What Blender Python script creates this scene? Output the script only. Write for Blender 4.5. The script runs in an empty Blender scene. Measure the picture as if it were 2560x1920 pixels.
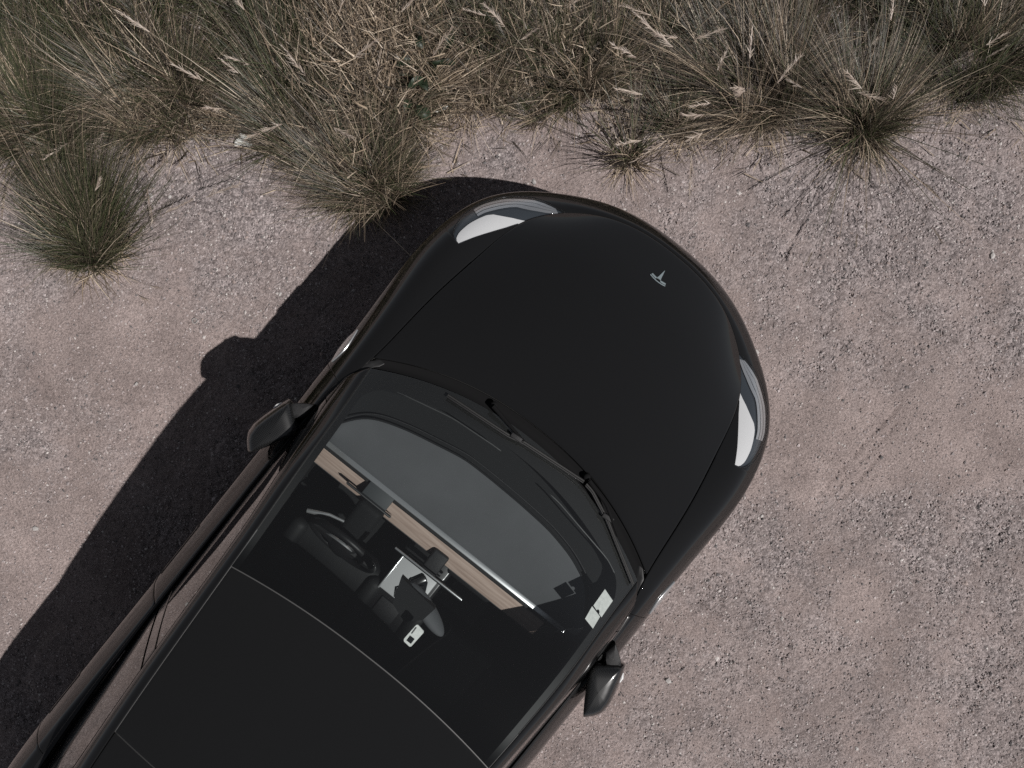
import bpy, bmesh, math, random
import numpy as np
from mathutils import Vector, Matrix

# ------------------------------------------------------------------ camera, sky, sun, exposure
scene = bpy.context.scene
COL = scene.collection
CAM_H = 5.011; CAM_F = 2348.6                     # height in metres, focal length in photograph pixels
CAM_PITCH = 0.0385; CAM_ROLL = 0.005
cam_d = bpy.data.cameras.new('camera'); cam = bpy.data.objects.new('camera', cam_d); COL.objects.link(cam)
cam.matrix_world = Matrix.Translation((0, 0, CAM_H)) @ Matrix.Rotation(-CAM_PITCH, 4, 'X') @ Matrix.Rotation(CAM_ROLL, 4, 'Y')
cam_d.sensor_fit = 'HORIZONTAL'; cam_d.sensor_width = 36; cam_d.lens = 36 * CAM_F / 2560
cam_d.clip_start = 0.05; cam_d.clip_end = 2000
scene.camera = cam

SUN_VEC = Vector((0.535, -0.296, 1.0)).normalized()          # towards the sun
SUN_EL = math.asin(SUN_VEC.z); SUN_AZ = math.atan2(SUN_VEC.x, SUN_VEC.y)
world = bpy.data.worlds.new('World'); scene.world = world; world.use_nodes = True
wn = world.node_tree.nodes; wl = world.node_tree.links
sky = wn.new('ShaderNodeTexSky'); sky.sky_type = 'NISHITA'; sky.sun_disc = False
sky.sun_elevation = SUN_EL; sky.sun_rotation = SUN_AZ; sky.altitude = 1500; sky.air_density = 0.62; sky.dust_density = 0.2
hs = wn.new('ShaderNodeHueSaturation'); hs.inputs['Saturation'].default_value = 0.28
bg = wn['Background']; bg.inputs['Strength'].default_value = 0.056
wl.new(sky.outputs[0], hs.inputs['Color']); wl.new(hs.outputs[0], bg.inputs['Color'])
sun_d = bpy.data.lights.new('sun', 'SUN'); sun = bpy.data.objects.new('sun', sun_d); COL.objects.link(sun)
sun_d.energy = 5.0; sun_d.angle = math.radians(0.5); sun_d.color = (1.0, 0.965, 0.935)
sun.rotation_euler = SUN_VEC.to_track_quat('Z', 'Y').to_euler(); sun.location = (6, -3, 10)
scene.view_settings.view_transform = 'Standard'; scene.view_settings.look = 'None'
scene.view_settings.exposure = -0.26; scene.view_settings.gamma = 1.0
scene.cycles.use_denoising = False
scene.cycles.max_bounces = 8; scene.cycles.transparent_max_bounces = 12
scene.cycles.sample_clamp_indirect = 6.0; scene.cycles.caustics_reflective = False

rng = np.random.default_rng(7); random.seed(7)

# ------------------------------------------------------------------ material helpers
def new_mat(name):
    m = bpy.data.materials.new(name); m.use_nodes = True
    return m, m.node_tree.nodes, m.node_tree.links
def pbsdf(name, col, rough=0.5, metal=0.0, coat=0.0, coat_rough=0.03, spec=0.5, noise=None, bump=None):
    m, n, l = new_mat(name); b = n['Principled BSDF']
    b.inputs['Base Color'].default_value = (*col, 1); b.inputs['Roughness'].default_value = rough
    b.inputs['Metallic'].default_value = metal; b.inputs['Coat Weight'].default_value = coat
    b.inputs['Coat Roughness'].default_value = coat_rough; b.inputs['Specular IOR Level'].default_value = spec
    if noise:
        sc, amt = noise
        t = n.new('ShaderNodeTexCoord'); x = n.new('ShaderNodeTexNoise'); x.inputs['Scale'].default_value = sc
        x.inputs['Detail'].default_value = 5
        l.new(t.outputs['Object'], x.inputs['Vector'])
        mr = n.new('ShaderNodeMapRange'); mr.inputs[1].default_value = .3; mr.inputs[2].default_value = .7
        mr.inputs[3].default_value = 1 - amt; mr.inputs[4].default_value = 1 + amt
        l.new(x.outputs[0], mr.inputs[0])
        mx = n.new('ShaderNodeMix'); mx.data_type = 'RGBA'; mx.blend_type = 'MULTIPLY'; mx.inputs[0].default_value = 1
        mx.inputs[6].default_value = (*col, 1); l.new(mr.outputs[0], mx.inputs[7]); l.new(mx.outputs[2], b.inputs['Base Color'])
    if bump:
        sc, st = bump
        t = n.new('ShaderNodeTexCoord'); x = n.new('ShaderNodeTexNoise'); x.inputs['Scale'].default_value = sc
        l.new(t.outputs['Object'], x.inputs['Vector'])
        bp = n.new('ShaderNodeBump'); bp.inputs['Strength'].default_value = st; bp.inputs['Distance'].default_value = .002
        l.new(x.outputs[0], bp.inputs['Height']); l.new(bp.outputs[0], b.inputs['Normal'])
    return m
def glass_mat(name, tint, veil=0.005, veilcol=(.75, .75, .75), tint_far=None):
    """thin pane: Schlick reflection over a tinted see-through layer, with a faint pale veil mixed in to lift the blacks"""
    m, n, l = new_mat(name); n.remove(n['Principled BSDF']); out = n['Material Output']
    tr = n.new('ShaderNodeBsdfTransparent'); tr.inputs[0].default_value = (*tint, 1)
    if tint_far:                                     # shade band printed in the upper pane, along the car's length
        tc = n.new('ShaderNodeTexCoord'); sp = n.new('ShaderNodeSeparateXYZ'); l.new(tc.outputs['Object'], sp.inputs[0])
        mr = n.new('ShaderNodeMapRange'); mr.inputs[1].default_value = tint_far[1]; mr.inputs[2].default_value = tint_far[2]
        mr.interpolation_type = 'SMOOTHSTEP'
        l.new(sp.outputs[0], mr.inputs[0])
        mx = n.new('ShaderNodeMix'); mx.data_type = 'RGBA'; mx.inputs[6].default_value = (*tint, 1); mx.inputs[7].default_value = (*tint_far[0], 1)
        l.new(mr.outputs[0], mx.inputs[0]); l.new(mx.outputs[2], tr.inputs[0])
    df = n.new('ShaderNodeBsdfDiffuse'); df.inputs[0].default_value = (*veilcol, 1)
    m1 = n.new('ShaderNodeMixShader'); m1.inputs[0].default_value = veil  # small diffuse share, a painted haze that keeps dark glass from going black
    l.new(tr.outputs[0], m1.inputs[1]); l.new(df.outputs[0], m1.inputs[2])
    gl = n.new('ShaderNodeBsdfGlossy'); gl.inputs['Roughness'].default_value = 0.015
    lw = n.new('ShaderNodeLayerWeight'); lw.inputs[0].default_value = .5
    p = n.new('ShaderNodeMath'); p.operation = 'POWER'; p.inputs[1].default_value = 5; l.new(lw.outputs['Facing'], p.inputs[0])
    ma = n.new('ShaderNodeMath'); ma.operation = 'MULTIPLY_ADD'; ma.inputs[1].default_value = .958; ma.inputs[2].default_value = .042
    l.new(p.outputs[0], ma.inputs[0])
    r2 = n.new('ShaderNodeMath'); r2.operation = 'ADD'; r2.inputs[1].default_value = 1; l.new(ma.outputs[0], r2.inputs[0])          # both faces of the pane reflect: 2R / (1 + R)
    dv = n.new('ShaderNodeMath'); dv.operation = 'DIVIDE'; l.new(ma.outputs[0], dv.inputs[0]); l.new(r2.outputs[0], dv.inputs[1])
    ma = n.new('ShaderNodeMath'); ma.operation = 'MULTIPLY'; ma.inputs[1].default_value = 2; l.new(dv.outputs[0], ma.inputs[0])
    m2 = n.new('ShaderNodeMixShader'); l.new(ma.outputs[0], m2.inputs[0]); l.new(m1.outputs[0], m2.inputs[1]); l.new(gl.outputs[0], m2.inputs[2])
    l.new(m2.outputs[0], out.inputs[0]); return m

M = {}
M['paint'] = pbsdf('black_paint', (.0074, .0074, .0076), .9, 0, 1.0, .0, 0.0)
M['paint'].node_tree.nodes['Principled BSDF'].inputs['Coat IOR'].default_value = 1.62
M['frit'] = pbsdf('frit_black', (.004, .004, .004), .6)
M['cowl'] = pbsdf('cowl_black', (.008, .008, .0085), .85, spec=.08)
M['trim'] = pbsdf('black_trim', (.013, .013, .0135), .22, noise=(60, .15))
M['plastic'] = pbsdf('grey_black_plastic', (.018, .018, .019), .55, spec=.25, noise=(80, .2), bump=(900, .3))
M['rubber'] = pbsdf('rubber', (.012, .012, .012), .7, bump=(300, .3))
M['seal'] = pbsdf('grey_seal', (.05, .05, .05), .5)
M['shell'] = pbsdf('shell_black', (.006, .006, .006), .8)
M['chrome'] = pbsdf('chrome', (.55, .57, .58), .12, 1.0)
M['satin'] = pbsdf('satin_metal', (.66, .67, .68), .24, .80)
M['lampwhite'] = pbsdf('lamp_white', (.66, .66, .66), .45)
M['lampdark'] = pbsdf('lamp_dark', (.035, .042, .050), .25, 0, .6)
M['dash'] = pbsdf('dash_vinyl', (.074, .077, .082), .75, noise=(4, .12), bump=(500, .35))
M['dashdark'] = pbsdf('dash_dark', (.010, .0105, .011), .7, spec=.15, bump=(500, .3))
M['mount'] = pbsdf('mount_grey', (.032, .037, .040), .6)
M['leather'] = pbsdf('wheel_leather', (.008, .008, .0085), .42, spec=.3, bump=(600, .2))
M['ring'] = pbsdf('ring_plastic', (.30, .29, .28), .6)
M['lid'] = pbsdf('lid_grey', (.42, .425, .43), .4)
M['seat'] = pbsdf('seat_black', (.010, .0105, .011), .6, spec=.2, noise=(8, .25), bump=(200, .3))
M['paper'] = pbsdf('paper_white', (.72, .73, .70), .7, noise=(60, .10))
M['screen'] = pbsdf('screen_glass', (.010, .011, .012), .1, 0, .5)
M['badge'] = pbsdf('badge_metal', (.48, .56, .58), .22, .7)
M['tyre'] = pbsdf('tyre', (.025, .025, .025), .85, bump=(120, .4))
M['rim'] = pbsdf('rim_grey', (.16, .165, .17), .35, .7)
M['glass'] = glass_mat('windscreen_glass', (.80, .83, .83), .005, tint_far=((.14, .15, .155), -2.09, -2.26))
M['roofglass'] = glass_mat('roof_glass', (.012, .013, .014), .010)
M['sideglass'] = glass_mat('side_glass', (.03, .032, .033), .012)
M['lens'] = glass_mat('lamp_lens', (.93, .94, .95), .004)
# carbon weave for mirror caps
m, n, l = new_mat('carbon_weave'); b = n['Principled BSDF']; b.inputs['Roughness'].default_value = .28; b.inputs['Coat Weight'].default_value = .8; b.inputs['Coat Roughness'].default_value = .05
tc = n.new('ShaderNodeTexCoord'); mp = n.new('ShaderNodeMapping'); mp.inputs['Rotation'].default_value = (0, 0, .7); l.new(tc.outputs['Object'], mp.inputs[0])
ck = n.new('ShaderNodeTexChecker'); ck.inputs['Scale'].default_value = 190; ck.inputs[1].default_value = (.005, .005, .005, 1); ck.inputs[2].default_value = (.014, .0145, .015, 1)
l.new(mp.outputs[0], ck.inputs[0]); l.new(ck.outputs[0], b.inputs['Base Color'])
M['carbon'] = m
# wood strip
m, n, l = new_mat('open_pore_wood'); b = n['Principled BSDF']; b.inputs['Roughness'].default_value = .55
tc = n.new('ShaderNodeTexCoord'); mp = n.new('ShaderNodeMapping'); mp.inputs['Scale'].default_value = (60, 3.0, 60); l.new(tc.outputs['Object'], mp.inputs[0])
nz = n.new('ShaderNodeTexNoise'); nz.inputs['Scale'].default_value = 1.6; nz.inputs['Detail'].default_value = 6; l.new(mp.outputs[0], nz.inputs['Vector'])
cr = n.new('ShaderNodeValToRGB'); cr.color_ramp.elements[0].position = .3; cr.color_ramp.elements[0].color = (.36, .262, .215, 1)
cr.color_ramp.elements[1].position = .7; cr.color_ramp.elements[1].color = (.55, .43, .365, 1)
l.new(nz.outputs[0], cr.inputs[0]); l.new(cr.outputs[0], b.inputs['Base Color'])
M['wood'] = m
# vegetation: colour carried by each blade
def veg_mat(name, trans=.3):
    m, n, l = new_mat(name); n.remove(n['Principled BSDF']); out = n['Material Output']
    at = n.new('ShaderNodeAttribute'); at.attribute_name = 'Col'
    d = n.new('ShaderNodeBsdfDiffuse'); t = n.new('ShaderNodeBsdfTranslucent'); g = n.new('ShaderNodeBsdfGlossy'); g.inputs['Roughness'].default_value = .45
    g.inputs[0].default_value = (.6, .6, .6, 1)
    l.new(at.outputs['Color'], d.inputs[0]); l.new(at.outputs['Color'], t.inputs[0])
    a = n.new('ShaderNodeMixShader'); a.inputs[0].default_value = trans; l.new(d.outputs[0], a.inputs[1]); l.new(t.outputs[0], a.inputs[2])
    c = n.new('ShaderNodeMixShader'); c.inputs[0].default_value = .04; l.new(a.outputs[0], c.inputs[1]); l.new(g.outputs[0], c.inputs[2])
    l.new(c.outputs[0], out.inputs[0]); return m
M['veg'] = veg_mat('dry_grass', .14); M['leaf'] = veg_mat('broad_leaf', .2)
m, n, l = new_mat('gravel_stone'); b = n['Principled BSDF']; at = n.new('ShaderNodeAttribute'); at.attribute_name = 'Col'
b.inputs['Roughness'].default_value = .85; l.new(at.outputs['Color'], b.inputs['Base Color']); M['stone'] = m
# ground
m, n, l = new_mat('dirt_and_gravel'); b = n['Principled BSDF']; b.inputs['Roughness'].default_value = .92; b.inputs['Specular IOR Level'].default_value = .2
at = n.new('ShaderNodeAttribute'); at.attribute_name = 'Col'
tc = n.new('ShaderNodeTexCoord')
sx = n.new('ShaderNodeSeparateColor'); l.new(at.outputs['Color'], sx.inputs[0])
n1 = n.new('ShaderNodeTexNoise'); n1.inputs['Scale'].default_value = 3.0; n1.inputs['Detail'].default_value = 8; n1.inputs['Roughness'].default_value = .7; l.new(tc.outputs['Object'], n1.inputs['Vector'])
r1 = n.new('ShaderNodeValToRGB'); r1.color_ramp.elements[0].position = .32; r1.color_ramp.elements[0].color = (.284, .230, .217, 1)
r1.color_ramp.elements[1].position = .68; r1.color_ramp.elements[1].color = (.418, .343, .324, 1); l.new(n1.outputs[0], r1.inputs[0])
v1 = n.new('ShaderNodeTexVoronoi'); v1.inputs['Scale'].default_value = 62; v1.inputs['Randomness'].default_value = 1; l.new(tc.outputs['Object'], v1.inputs['Vector'])
bw = n.new('ShaderNodeSeparateColor'); l.new(v1.outputs['Color'], bw.inputs[0])
r2 = n.new('ShaderNodeValToRGB'); r2.color_ramp.elements[0].position = 0.0; r2.color_ramp.elements[0].color = (.180, .154, .152, 1)
r2.color_ramp.elements[1].position = 1.0; r2.color_ramp.elements[1].color = (.455, .395, .388, 1); l.new(bw.outputs[0], r2.inputs[0])
mxg = n.new('ShaderNodeMix'); mxg.data_type = 'RGBA'; l.new(sx.outputs[0], mxg.inputs[0]); l.new(r1.outputs[0], mxg.inputs[6]); l.new(r2.outputs[0], mxg.inputs[7])
n2 = n.new('ShaderNodeTexNoise'); n2.inputs['Scale'].default_value = 95; n2.inputs['Detail'].default_value = 6; n2.inputs['Roughness'].default_value = .75; l.new(tc.outputs['Object'], n2.inputs['Vector'])
mr = n.new('ShaderNodeMapRange'); mr.inputs[1].default_value = .3; mr.inputs[2].default_value = .7; mr.inputs[3].default_value = .42; mr.inputs[4].default_value = 1.52; l.new(n2.outputs[0], mr.inputs[0])
mu = n.new('ShaderNodeMix'); mu.data_type = 'RGBA'; mu.blend_type = 'MULTIPLY'; mu.inputs[0].default_value = 1; l.new(mxg.outputs[2], mu.inputs[6]); l.new(mr.outputs[0], mu.inputs[7])
n3 = n.new('ShaderNodeTexNoise'); n3.inputs['Scale'].default_value = 2.3; n3.inputs['Detail'].default_value = 4; l.new(tc.outputs['Object'], n3.inputs['Vector'])
m3 = n.new('ShaderNodeMapRange'); m3.inputs[1].default_value = .32; m3.inputs[2].default_value = .68; m3.inputs[3].default_value = .86; m3.inputs[4].default_value = 1.14; l.new(n3.outputs[0], m3.inputs[0])
mu3 = n.new('ShaderNodeMix'); mu3.data_type = 'RGBA'; mu3.blend_type = 'MULTIPLY'; mu3.inputs[0].default_value = 1; l.new(mu.outputs[2], mu3.inputs[6]); l.new(m3.outputs[0], mu3.inputs[7])
soil_shade = n.new('ShaderNodeMix'); soil_shade.data_type = 'RGBA'; l.new(sx.outputs[1], soil_shade.inputs[0]); l.new(mu3.outputs[2], soil_shade.inputs[6]); soil_shade.inputs[7].default_value = (.060, .047, .038, 1)  # dark brown soil; shaded gaps of the verge put into the ground colour
l.new(soil_shade.outputs[2], b.inputs['Base Color'])
# relief: pebbly where the gravel is, fine grain everywhere
vd = n.new('ShaderNodeMath'); vd.operation = 'MULTIPLY'; l.new(v1.outputs['Distance'], vd.inputs[0]); l.new(sx.outputs[0], vd.inputs[1])
sb = n.new('ShaderNodeMath'); sb.operation = 'MULTIPLY_ADD'; sb.inputs[1].default_value = -.8; l.new(vd.outputs[0], sb.inputs[0]); l.new(n2.outputs[0], sb.inputs[2])
bp = n.new('ShaderNodeBump'); bp.inputs['Strength'].default_value = 1.0; bp.inputs['Distance'].default_value = .014; l.new(sb.outputs[0], bp.inputs['Height']); l.new(bp.outputs[0], b.inputs['Normal'])
M['ground'] = m

# ------------------------------------------------------------------ object helpers
def link(o, parent=None):
    COL.objects.link(o)
    if parent is not None: o.parent = parent
    return o
def tag(o, label=None, cat=None, group=None, kind=None):
    if label: o['label'] = label
    if cat: o['category'] = cat
    if group: o['group'] = group
    if kind: o['kind'] = kind
    return o
def empty(name, loc=(0, 0, 0), rz=0):
    o = bpy.data.objects.new(name, None); o.location = loc; o.rotation_euler = (0, 0, rz); o.empty_display_size = .2
    return link(o)
def mesh_np(name, V, F, mat, parent=None, smooth=True, col=None):
    """V (n,3); F (m,3) or (m,4) array"""
    V = np.asarray(V, np.float32); F = np.asarray(F, np.int32); k = F.shape[1]
    me = bpy.data.meshes.new(name)
    me.vertices.add(len(V)); me.vertices.foreach_set('co', V.ravel())
    me.loops.add(F.size); me.loops.foreach_set('vertex_index', F.ravel())
    me.polygons.add(len(F)); me.polygons.foreach_set('loop_start', np.arange(len(F), dtype=np.int32) * k)
    me.polygons.foreach_set('loop_total', np.full(len(F), k, np.int32))
    me.polygons.foreach_set('use_smooth', np.full(len(F), smooth, bool))
    if col is not None:
        a = me.color_attributes.new('Col', 'FLOAT_COLOR', 'POINT')
        c4 = np.ones((len(V), 4), np.float32); c4[:, :3] = col; a.data.foreach_set('color', c4.ravel())
    me.materials.append(mat); me.update(calc_edges=True); me.validate()
    return link(bpy.data.objects.new(name, me), parent)
def bm_obj(name, bm, mat, parent=None, smooth=True):
    me = bpy.data.meshes.new(name); bmesh.ops.recalc_face_normals(bm, faces=bm.faces); bm.to_mesh(me); bm.free()
    me.materials.append(mat)
    for p in me.polygons: p.use_smooth = smooth
    if smooth:
        try: me.set_sharp_from_angle(angle=math.radians(40))
        except Exception: pass
    return link(bpy.data.objects.new(name, me), parent)
def rbox(name, size, loc, mat, parent=None, rot=(0, 0, 0), bev=.01, seg=3, taper=None):
    bm = bmesh.new(); bmesh.ops.create_cube(bm, size=1)
    for v in bm.verts:
        v.co = Vector((v.co.x * size[0], v.co.y * size[1], v.co.z * size[2]))
        if taper and v.co.z > 0: v.co.x *= taper[0]; v.co.y *= taper[1]
    if bev: bmesh.ops.bevel(bm, geom=list(bm.edges), offset=bev, segments=seg, profile=.5, affect='EDGES')
    R = Matrix.LocRotScale(Vector(loc), Matrix.Rotation(rot[2], 3, 'Z') @ Matrix.Rotation(rot[1], 3, 'Y') @ Matrix.Rotation(rot[0], 3, 'X'), None)
    bmesh.ops.transform(bm, matrix=R, verts=bm.verts)
    return bm_obj(name, bm, mat, parent)
def tube_bm(bm, pts, rad, seg=10, cap=True):
    pts = [Vector(p) for p in pts]; rings = []
    rads = rad if isinstance(rad, (list, tuple)) else [rad] * len(pts)
    for i, p in enumerate(pts):
        t = (pts[min(i + 1, len(pts) - 1)] - pts[max(i - 1, 0)]).normalized()
        a = t.cross(Vector((0, 0, 1)));  a = a.normalized() if a.length > 1e-4 else Vector((1, 0, 0))
        c = t.cross(a).normalized()
        rings.append([bm.verts.new(p + (a * math.cos(2 * math.pi * k / seg) + c * math.sin(2 * math.pi * k / seg)) * rads[i]) for k in range(seg)])
    for A, B in zip(rings, rings[1:]):
        for k in range(seg): bm.faces.new((A[k], A[(k + 1) % seg], B[(k + 1) % seg], B[k]))
    if cap: bm.faces.new(rings[0][::-1]); bm.faces.new(rings[-1])
def tube(name, pts, rad, mat, parent=None, seg=10):
    bm = bmesh.new(); tube_bm(bm, pts, rad, seg); return bm_obj(name, bm, mat, parent)

# smooth value noise, used for the ground and for scattering on it
def vnoise(x, y, seed, n=64):
    r = np.random.default_rng(seed).random((n, n))
    xi = np.floor(x).astype(int); yi = np.floor(y).astype(int); fx = x - xi; fy = y - yi
    fx = fx * fx * (3 - 2 * fx); fy = fy * fy * (3 - 2 * fy)
    a = r[xi % n, yi % n]; b_ = r[(xi + 1) % n, yi % n]; c = r[xi % n, (yi + 1) % n]; d = r[(xi + 1) % n, (yi + 1) % n]
    return (a * (1 - fx) + b_ * fx) * (1 - fy) + (c * (1 - fx) + d * fx) * fy
def fbm(x, y, seed, oct=5, gain=.5):
    s = 0; a = 1; t = 0
    for o in range(oct): s = s + a * vnoise(x * 2 ** o + 17.3 * o, y * 2 ** o - 9.1 * o, seed + o); t += a; a *= gain
    return s / t
S0 = CAM_F / CAM_H                                  # photograph pixels per metre on the ground
def gpos(px, py):
    d = (Matrix.Rotation(-CAM_PITCH, 3, 'X') @ Matrix.Rotation(CAM_ROLL, 3, 'Y')) @ Vector(((px - 1280) / CAM_F, (960 - py) / CAM_F, -1))
    return (-d.x / d.z * CAM_H, -d.y / d.z * CAM_H)
# where loose gravel lies (+) and where fine packed dirt shows (-): photograph pixels, radius, weight
PATCH = [(2330, 450, 260, .30), (2000, 480, 150, .26), (2250, 1330, 170, .22), (1950, 1330, 100, .25), (2400, 1750, 200, .15), (1750, 1800, 150, .15), (2000, 1650, 120, .14), (2480, 1400, 120, .2),
         (450, 500, 200, .32), (150, 480, 160, .2), (620, 560, 140, .2), (1250, 390, 70, .25), (60, 1150, 100, .25), (1700, 560, 70, .15), (1850, 700, 70, .14), (2050, 760, 120, .12),
         (2250, 1110, 150, -.5), (2480, 1100, 120, -.4), (2020, 1150, 110, -.4), (1330, 330, 110, -.3), (1500, 470, 130, -.25), (420, 900, 190, -.2), (300, 1200, 180, -.18),
         (1760, 620, 60, -.12), (180, 1420, 150, -.15), (2130, 1460, 90, -.25), (1680, 1700, 110, -.15), (2350, 1830, 70, -.2)]
def gravel_mask(X, Y):
    s = .44 + .62 * (fbm(X * 1.5 + 5, Y * 1.5 + 3, 11, 3, .55) - .5) + .80 * (fbm(X * 6 + 2, Y * 6 + 9, 61, 4, .65) - .5)
    for px, py, r, w in PATCH:
        gx, gy = gpos(px, py); rr = r / S0
        s = s + w * np.exp(-((X - gx) ** 2 + (Y - gy) ** 2) / (rr * rr))
    return np.clip((s - .30) / .52, 0, 1)
def ground_z(X, Y):
    z = .030 * (fbm(X * .9, Y * .9, 31, 3) - .5)
    return z

# ------------------------------------------------------------------ ground
STEP = .011
core_x = np.arange(-3.3, 3.3001, STEP); core_y = np.arange(-2.5, 2.7001, STEP)
ext = 3.3 + np.cumsum(np.geomspace(.02, 120, 26)); exty = 2.7 + np.cumsum(np.geomspace(.02, 120, 26))
gx = np.concatenate([-ext[::-1], core_x, ext]); gy = np.concatenate([-exty[::-1] + .2, core_y, exty])
GX, GY = np.meshgrid(gx, gy, indexing='ij')
near = np.clip(1 - np.maximum(np.abs(GX) - 3.3, np.abs(GY) - 2.7) / 4, 0, 1)
GM = gravel_mask(GX, GY) * near + .45 * (1 - near)
fine = vnoise(GX / .016, GY / .016, 51, 512) - .5 + .6 * (vnoise(GX / .035, GY / .035, 52, 512) - .5)
GZ = ground_z(GX, GY) * near + near * fine * (.0055 + .0100 * GM)
# two faint wheel-scrape lines and ruts in the dirt
for (x0, y0, x1, y1, d) in [(2035, 1250, 2250, 1010, .007), (2075, 1235, 2240, 1060, .006), (2105, 1245, 2200, 1140, .006), (2380, 1760, 2560, 1590, .010), (2400, 1800, 2560, 1640, .008), (1930, 1860, 2120, 1790, .008), (1560, 1690, 2560, 1560, .005)]:
    ax, ay = gpos(x0, y0); bx_, by_ = gpos(x1, y1); L2 = (bx_ - ax) ** 2 + (by_ - ay) ** 2
    t = np.clip(((GX - ax) * (bx_ - ax) + (GY - ay) * (by_ - ay)) / L2, 0, 1)
    dd = np.hypot(GX - ax - t * (bx_ - ax), GY - ay - t * (by_ - ay)); GZ -= d * np.exp(-(dd / .010) ** 2) * (.4 + 1.2 * vnoise(GX * 9, GY * 9, 83))
V = np.stack([GX, GY, GZ], -1).reshape(-1, 3); nx, ny = GX.shape
I = np.arange(nx * ny).reshape(nx, ny)
F = np.stack([I[:-1, :-1], I[1:, :-1], I[1:, 1:], I[:-1, 1:]], -1).reshape(-1, 4)
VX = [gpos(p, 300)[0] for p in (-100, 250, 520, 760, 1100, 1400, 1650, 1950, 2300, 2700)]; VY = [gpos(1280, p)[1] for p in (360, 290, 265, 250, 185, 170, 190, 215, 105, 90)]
SOIL_SHADE = np.clip((GY - np.interp(GX, VX, VY) + .35 * (fbm(GX * 3, GY * 3, 71, 4, .6) - .5)) / .10, 0, 1)     # dark soil colour, also painted in for the shade between verge blades
SOIL_SHADE = SOIL_SHADE * np.clip((4.6 - np.abs(GX) + .6 * (fbm(GX * 2, GY * 2, 72, 3) - .5)) / .6, 0, 1) * np.clip((3.6 - GY) / .5, 0, 1)
C = np.stack([GM, SOIL_SHADE, GM], -1).reshape(-1, 3)
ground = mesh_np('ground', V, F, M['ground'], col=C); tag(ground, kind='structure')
tag(ground, 'pinkish grey dirt and gravel ground under the car', 'ground')

# ------------------------------------------------------------------ loose gravel (uncountable) and the larger stones
ICO = bmesh.new(); bmesh.ops.create_icosphere(ICO, subdivisions=1, radius=1); ICO.verts.ensure_lookup_table()
ico_v = np.array([v.co[:] for v in ICO.verts]); ico_f = np.array([[v.index for v in f.verts] for f in ICO.faces]); ICO.free()
OCT_V = np.array([[1, 0, 0], [0, 1, 0], [-1, 0, 0], [0, -1, 0], [.1, .05, 1], [0, 0, -1]], float); OCT_F = np.array([[0, 1, 4], [1, 2, 4], [2, 3, 4], [3, 0, 4], [1, 0, 5], [2, 1, 5], [3, 2, 5], [0, 3, 5]])
def stones(pos, rad, colr, bv=ico_v, bf=ico_f, jit=.22):
    n = len(pos); J = bv[None] * (1 + jit * rng.standard_normal((n, len(bv), 1)).clip(-1.5, 1.5))
    J = J * np.stack([1 + .45 * rng.random(n), .75 + .3 * rng.random(n), .55 + .3 * rng.random(n)], -1)[:, None]
    a = rng.random(n) * 6.283; c, s = np.cos(a)[:, None], np.sin(a)[:, None]
    tl = rng.normal(0, .35, n)[:, None]; J = np.stack([J[..., 0] * np.cos(tl) - J[..., 2] * np.sin(tl), J[..., 1], J[..., 0] * np.sin(tl) + J[..., 2] * np.cos(tl)], -1)
    J = np.stack([J[..., 0] * c - J[..., 1] * s, J[..., 0] * s + J[..., 1] * c, J[..., 2]], -1) * rad[:, None, None]
    Vv = (J + pos[:, None]).reshape(-1, 3)
    Ff = (bf[None] + (np.arange(n) * len(bv))[:, None, None]).reshape(-1, 3)
    return Vv, Ff, np.repeat(colr, len(bv), 0)
def stone_cols(n):
    base = np.array([[.36, .310, .304], [.26, .226, .222], [.44, .386, .380], [.34, .275, .255], [.52, .48, .46], [.13, .12, .12]])
    w = [.25, .22, .2, .12, .09, .12]
    return (base[rng.choice(len(base), n, p=w)] * (.85 + .3 * rng.random((n, 1)))).clip(0, .7)
N = 330000
X = rng.uniform(-3.0, 3.0, N); Y = rng.uniform(-2.45, 2.1, N)
keep = rng.random(N) < (.13 + .50 * gravel_mask(X, Y) ** 1.2)
# nothing is seen under the car
ca = math.radians(51.4)
fw = (X - .802) * math.cos(ca) + (Y - .514) * math.sin(ca); lt = -(X - .802) * math.sin(ca) + (Y - .514) * math.cos(ca)
keep &= ~((np.abs(lt) < .80) & (fw < -.3))
X, Y = X[keep], Y[keep]; n_ = len(X)
rad = .0028 + .0046 * rng.random(n_) ** 2.2 + .006 * (rng.random(n_) < .04) * rng.random(n_)
Vs, Fs, Cs = stones(np.stack([X, Y, ground_z(X, Y) + rad * .25], -1), rad, stone_cols(n_), OCT_V, OCT_F)
tag(mesh_np('gravel', Vs, Fs, M['stone'], smooth=False, col=Cs), 'loose grey gravel scattered over the packed dirt', 'gravel', kind='stuff')
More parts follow.
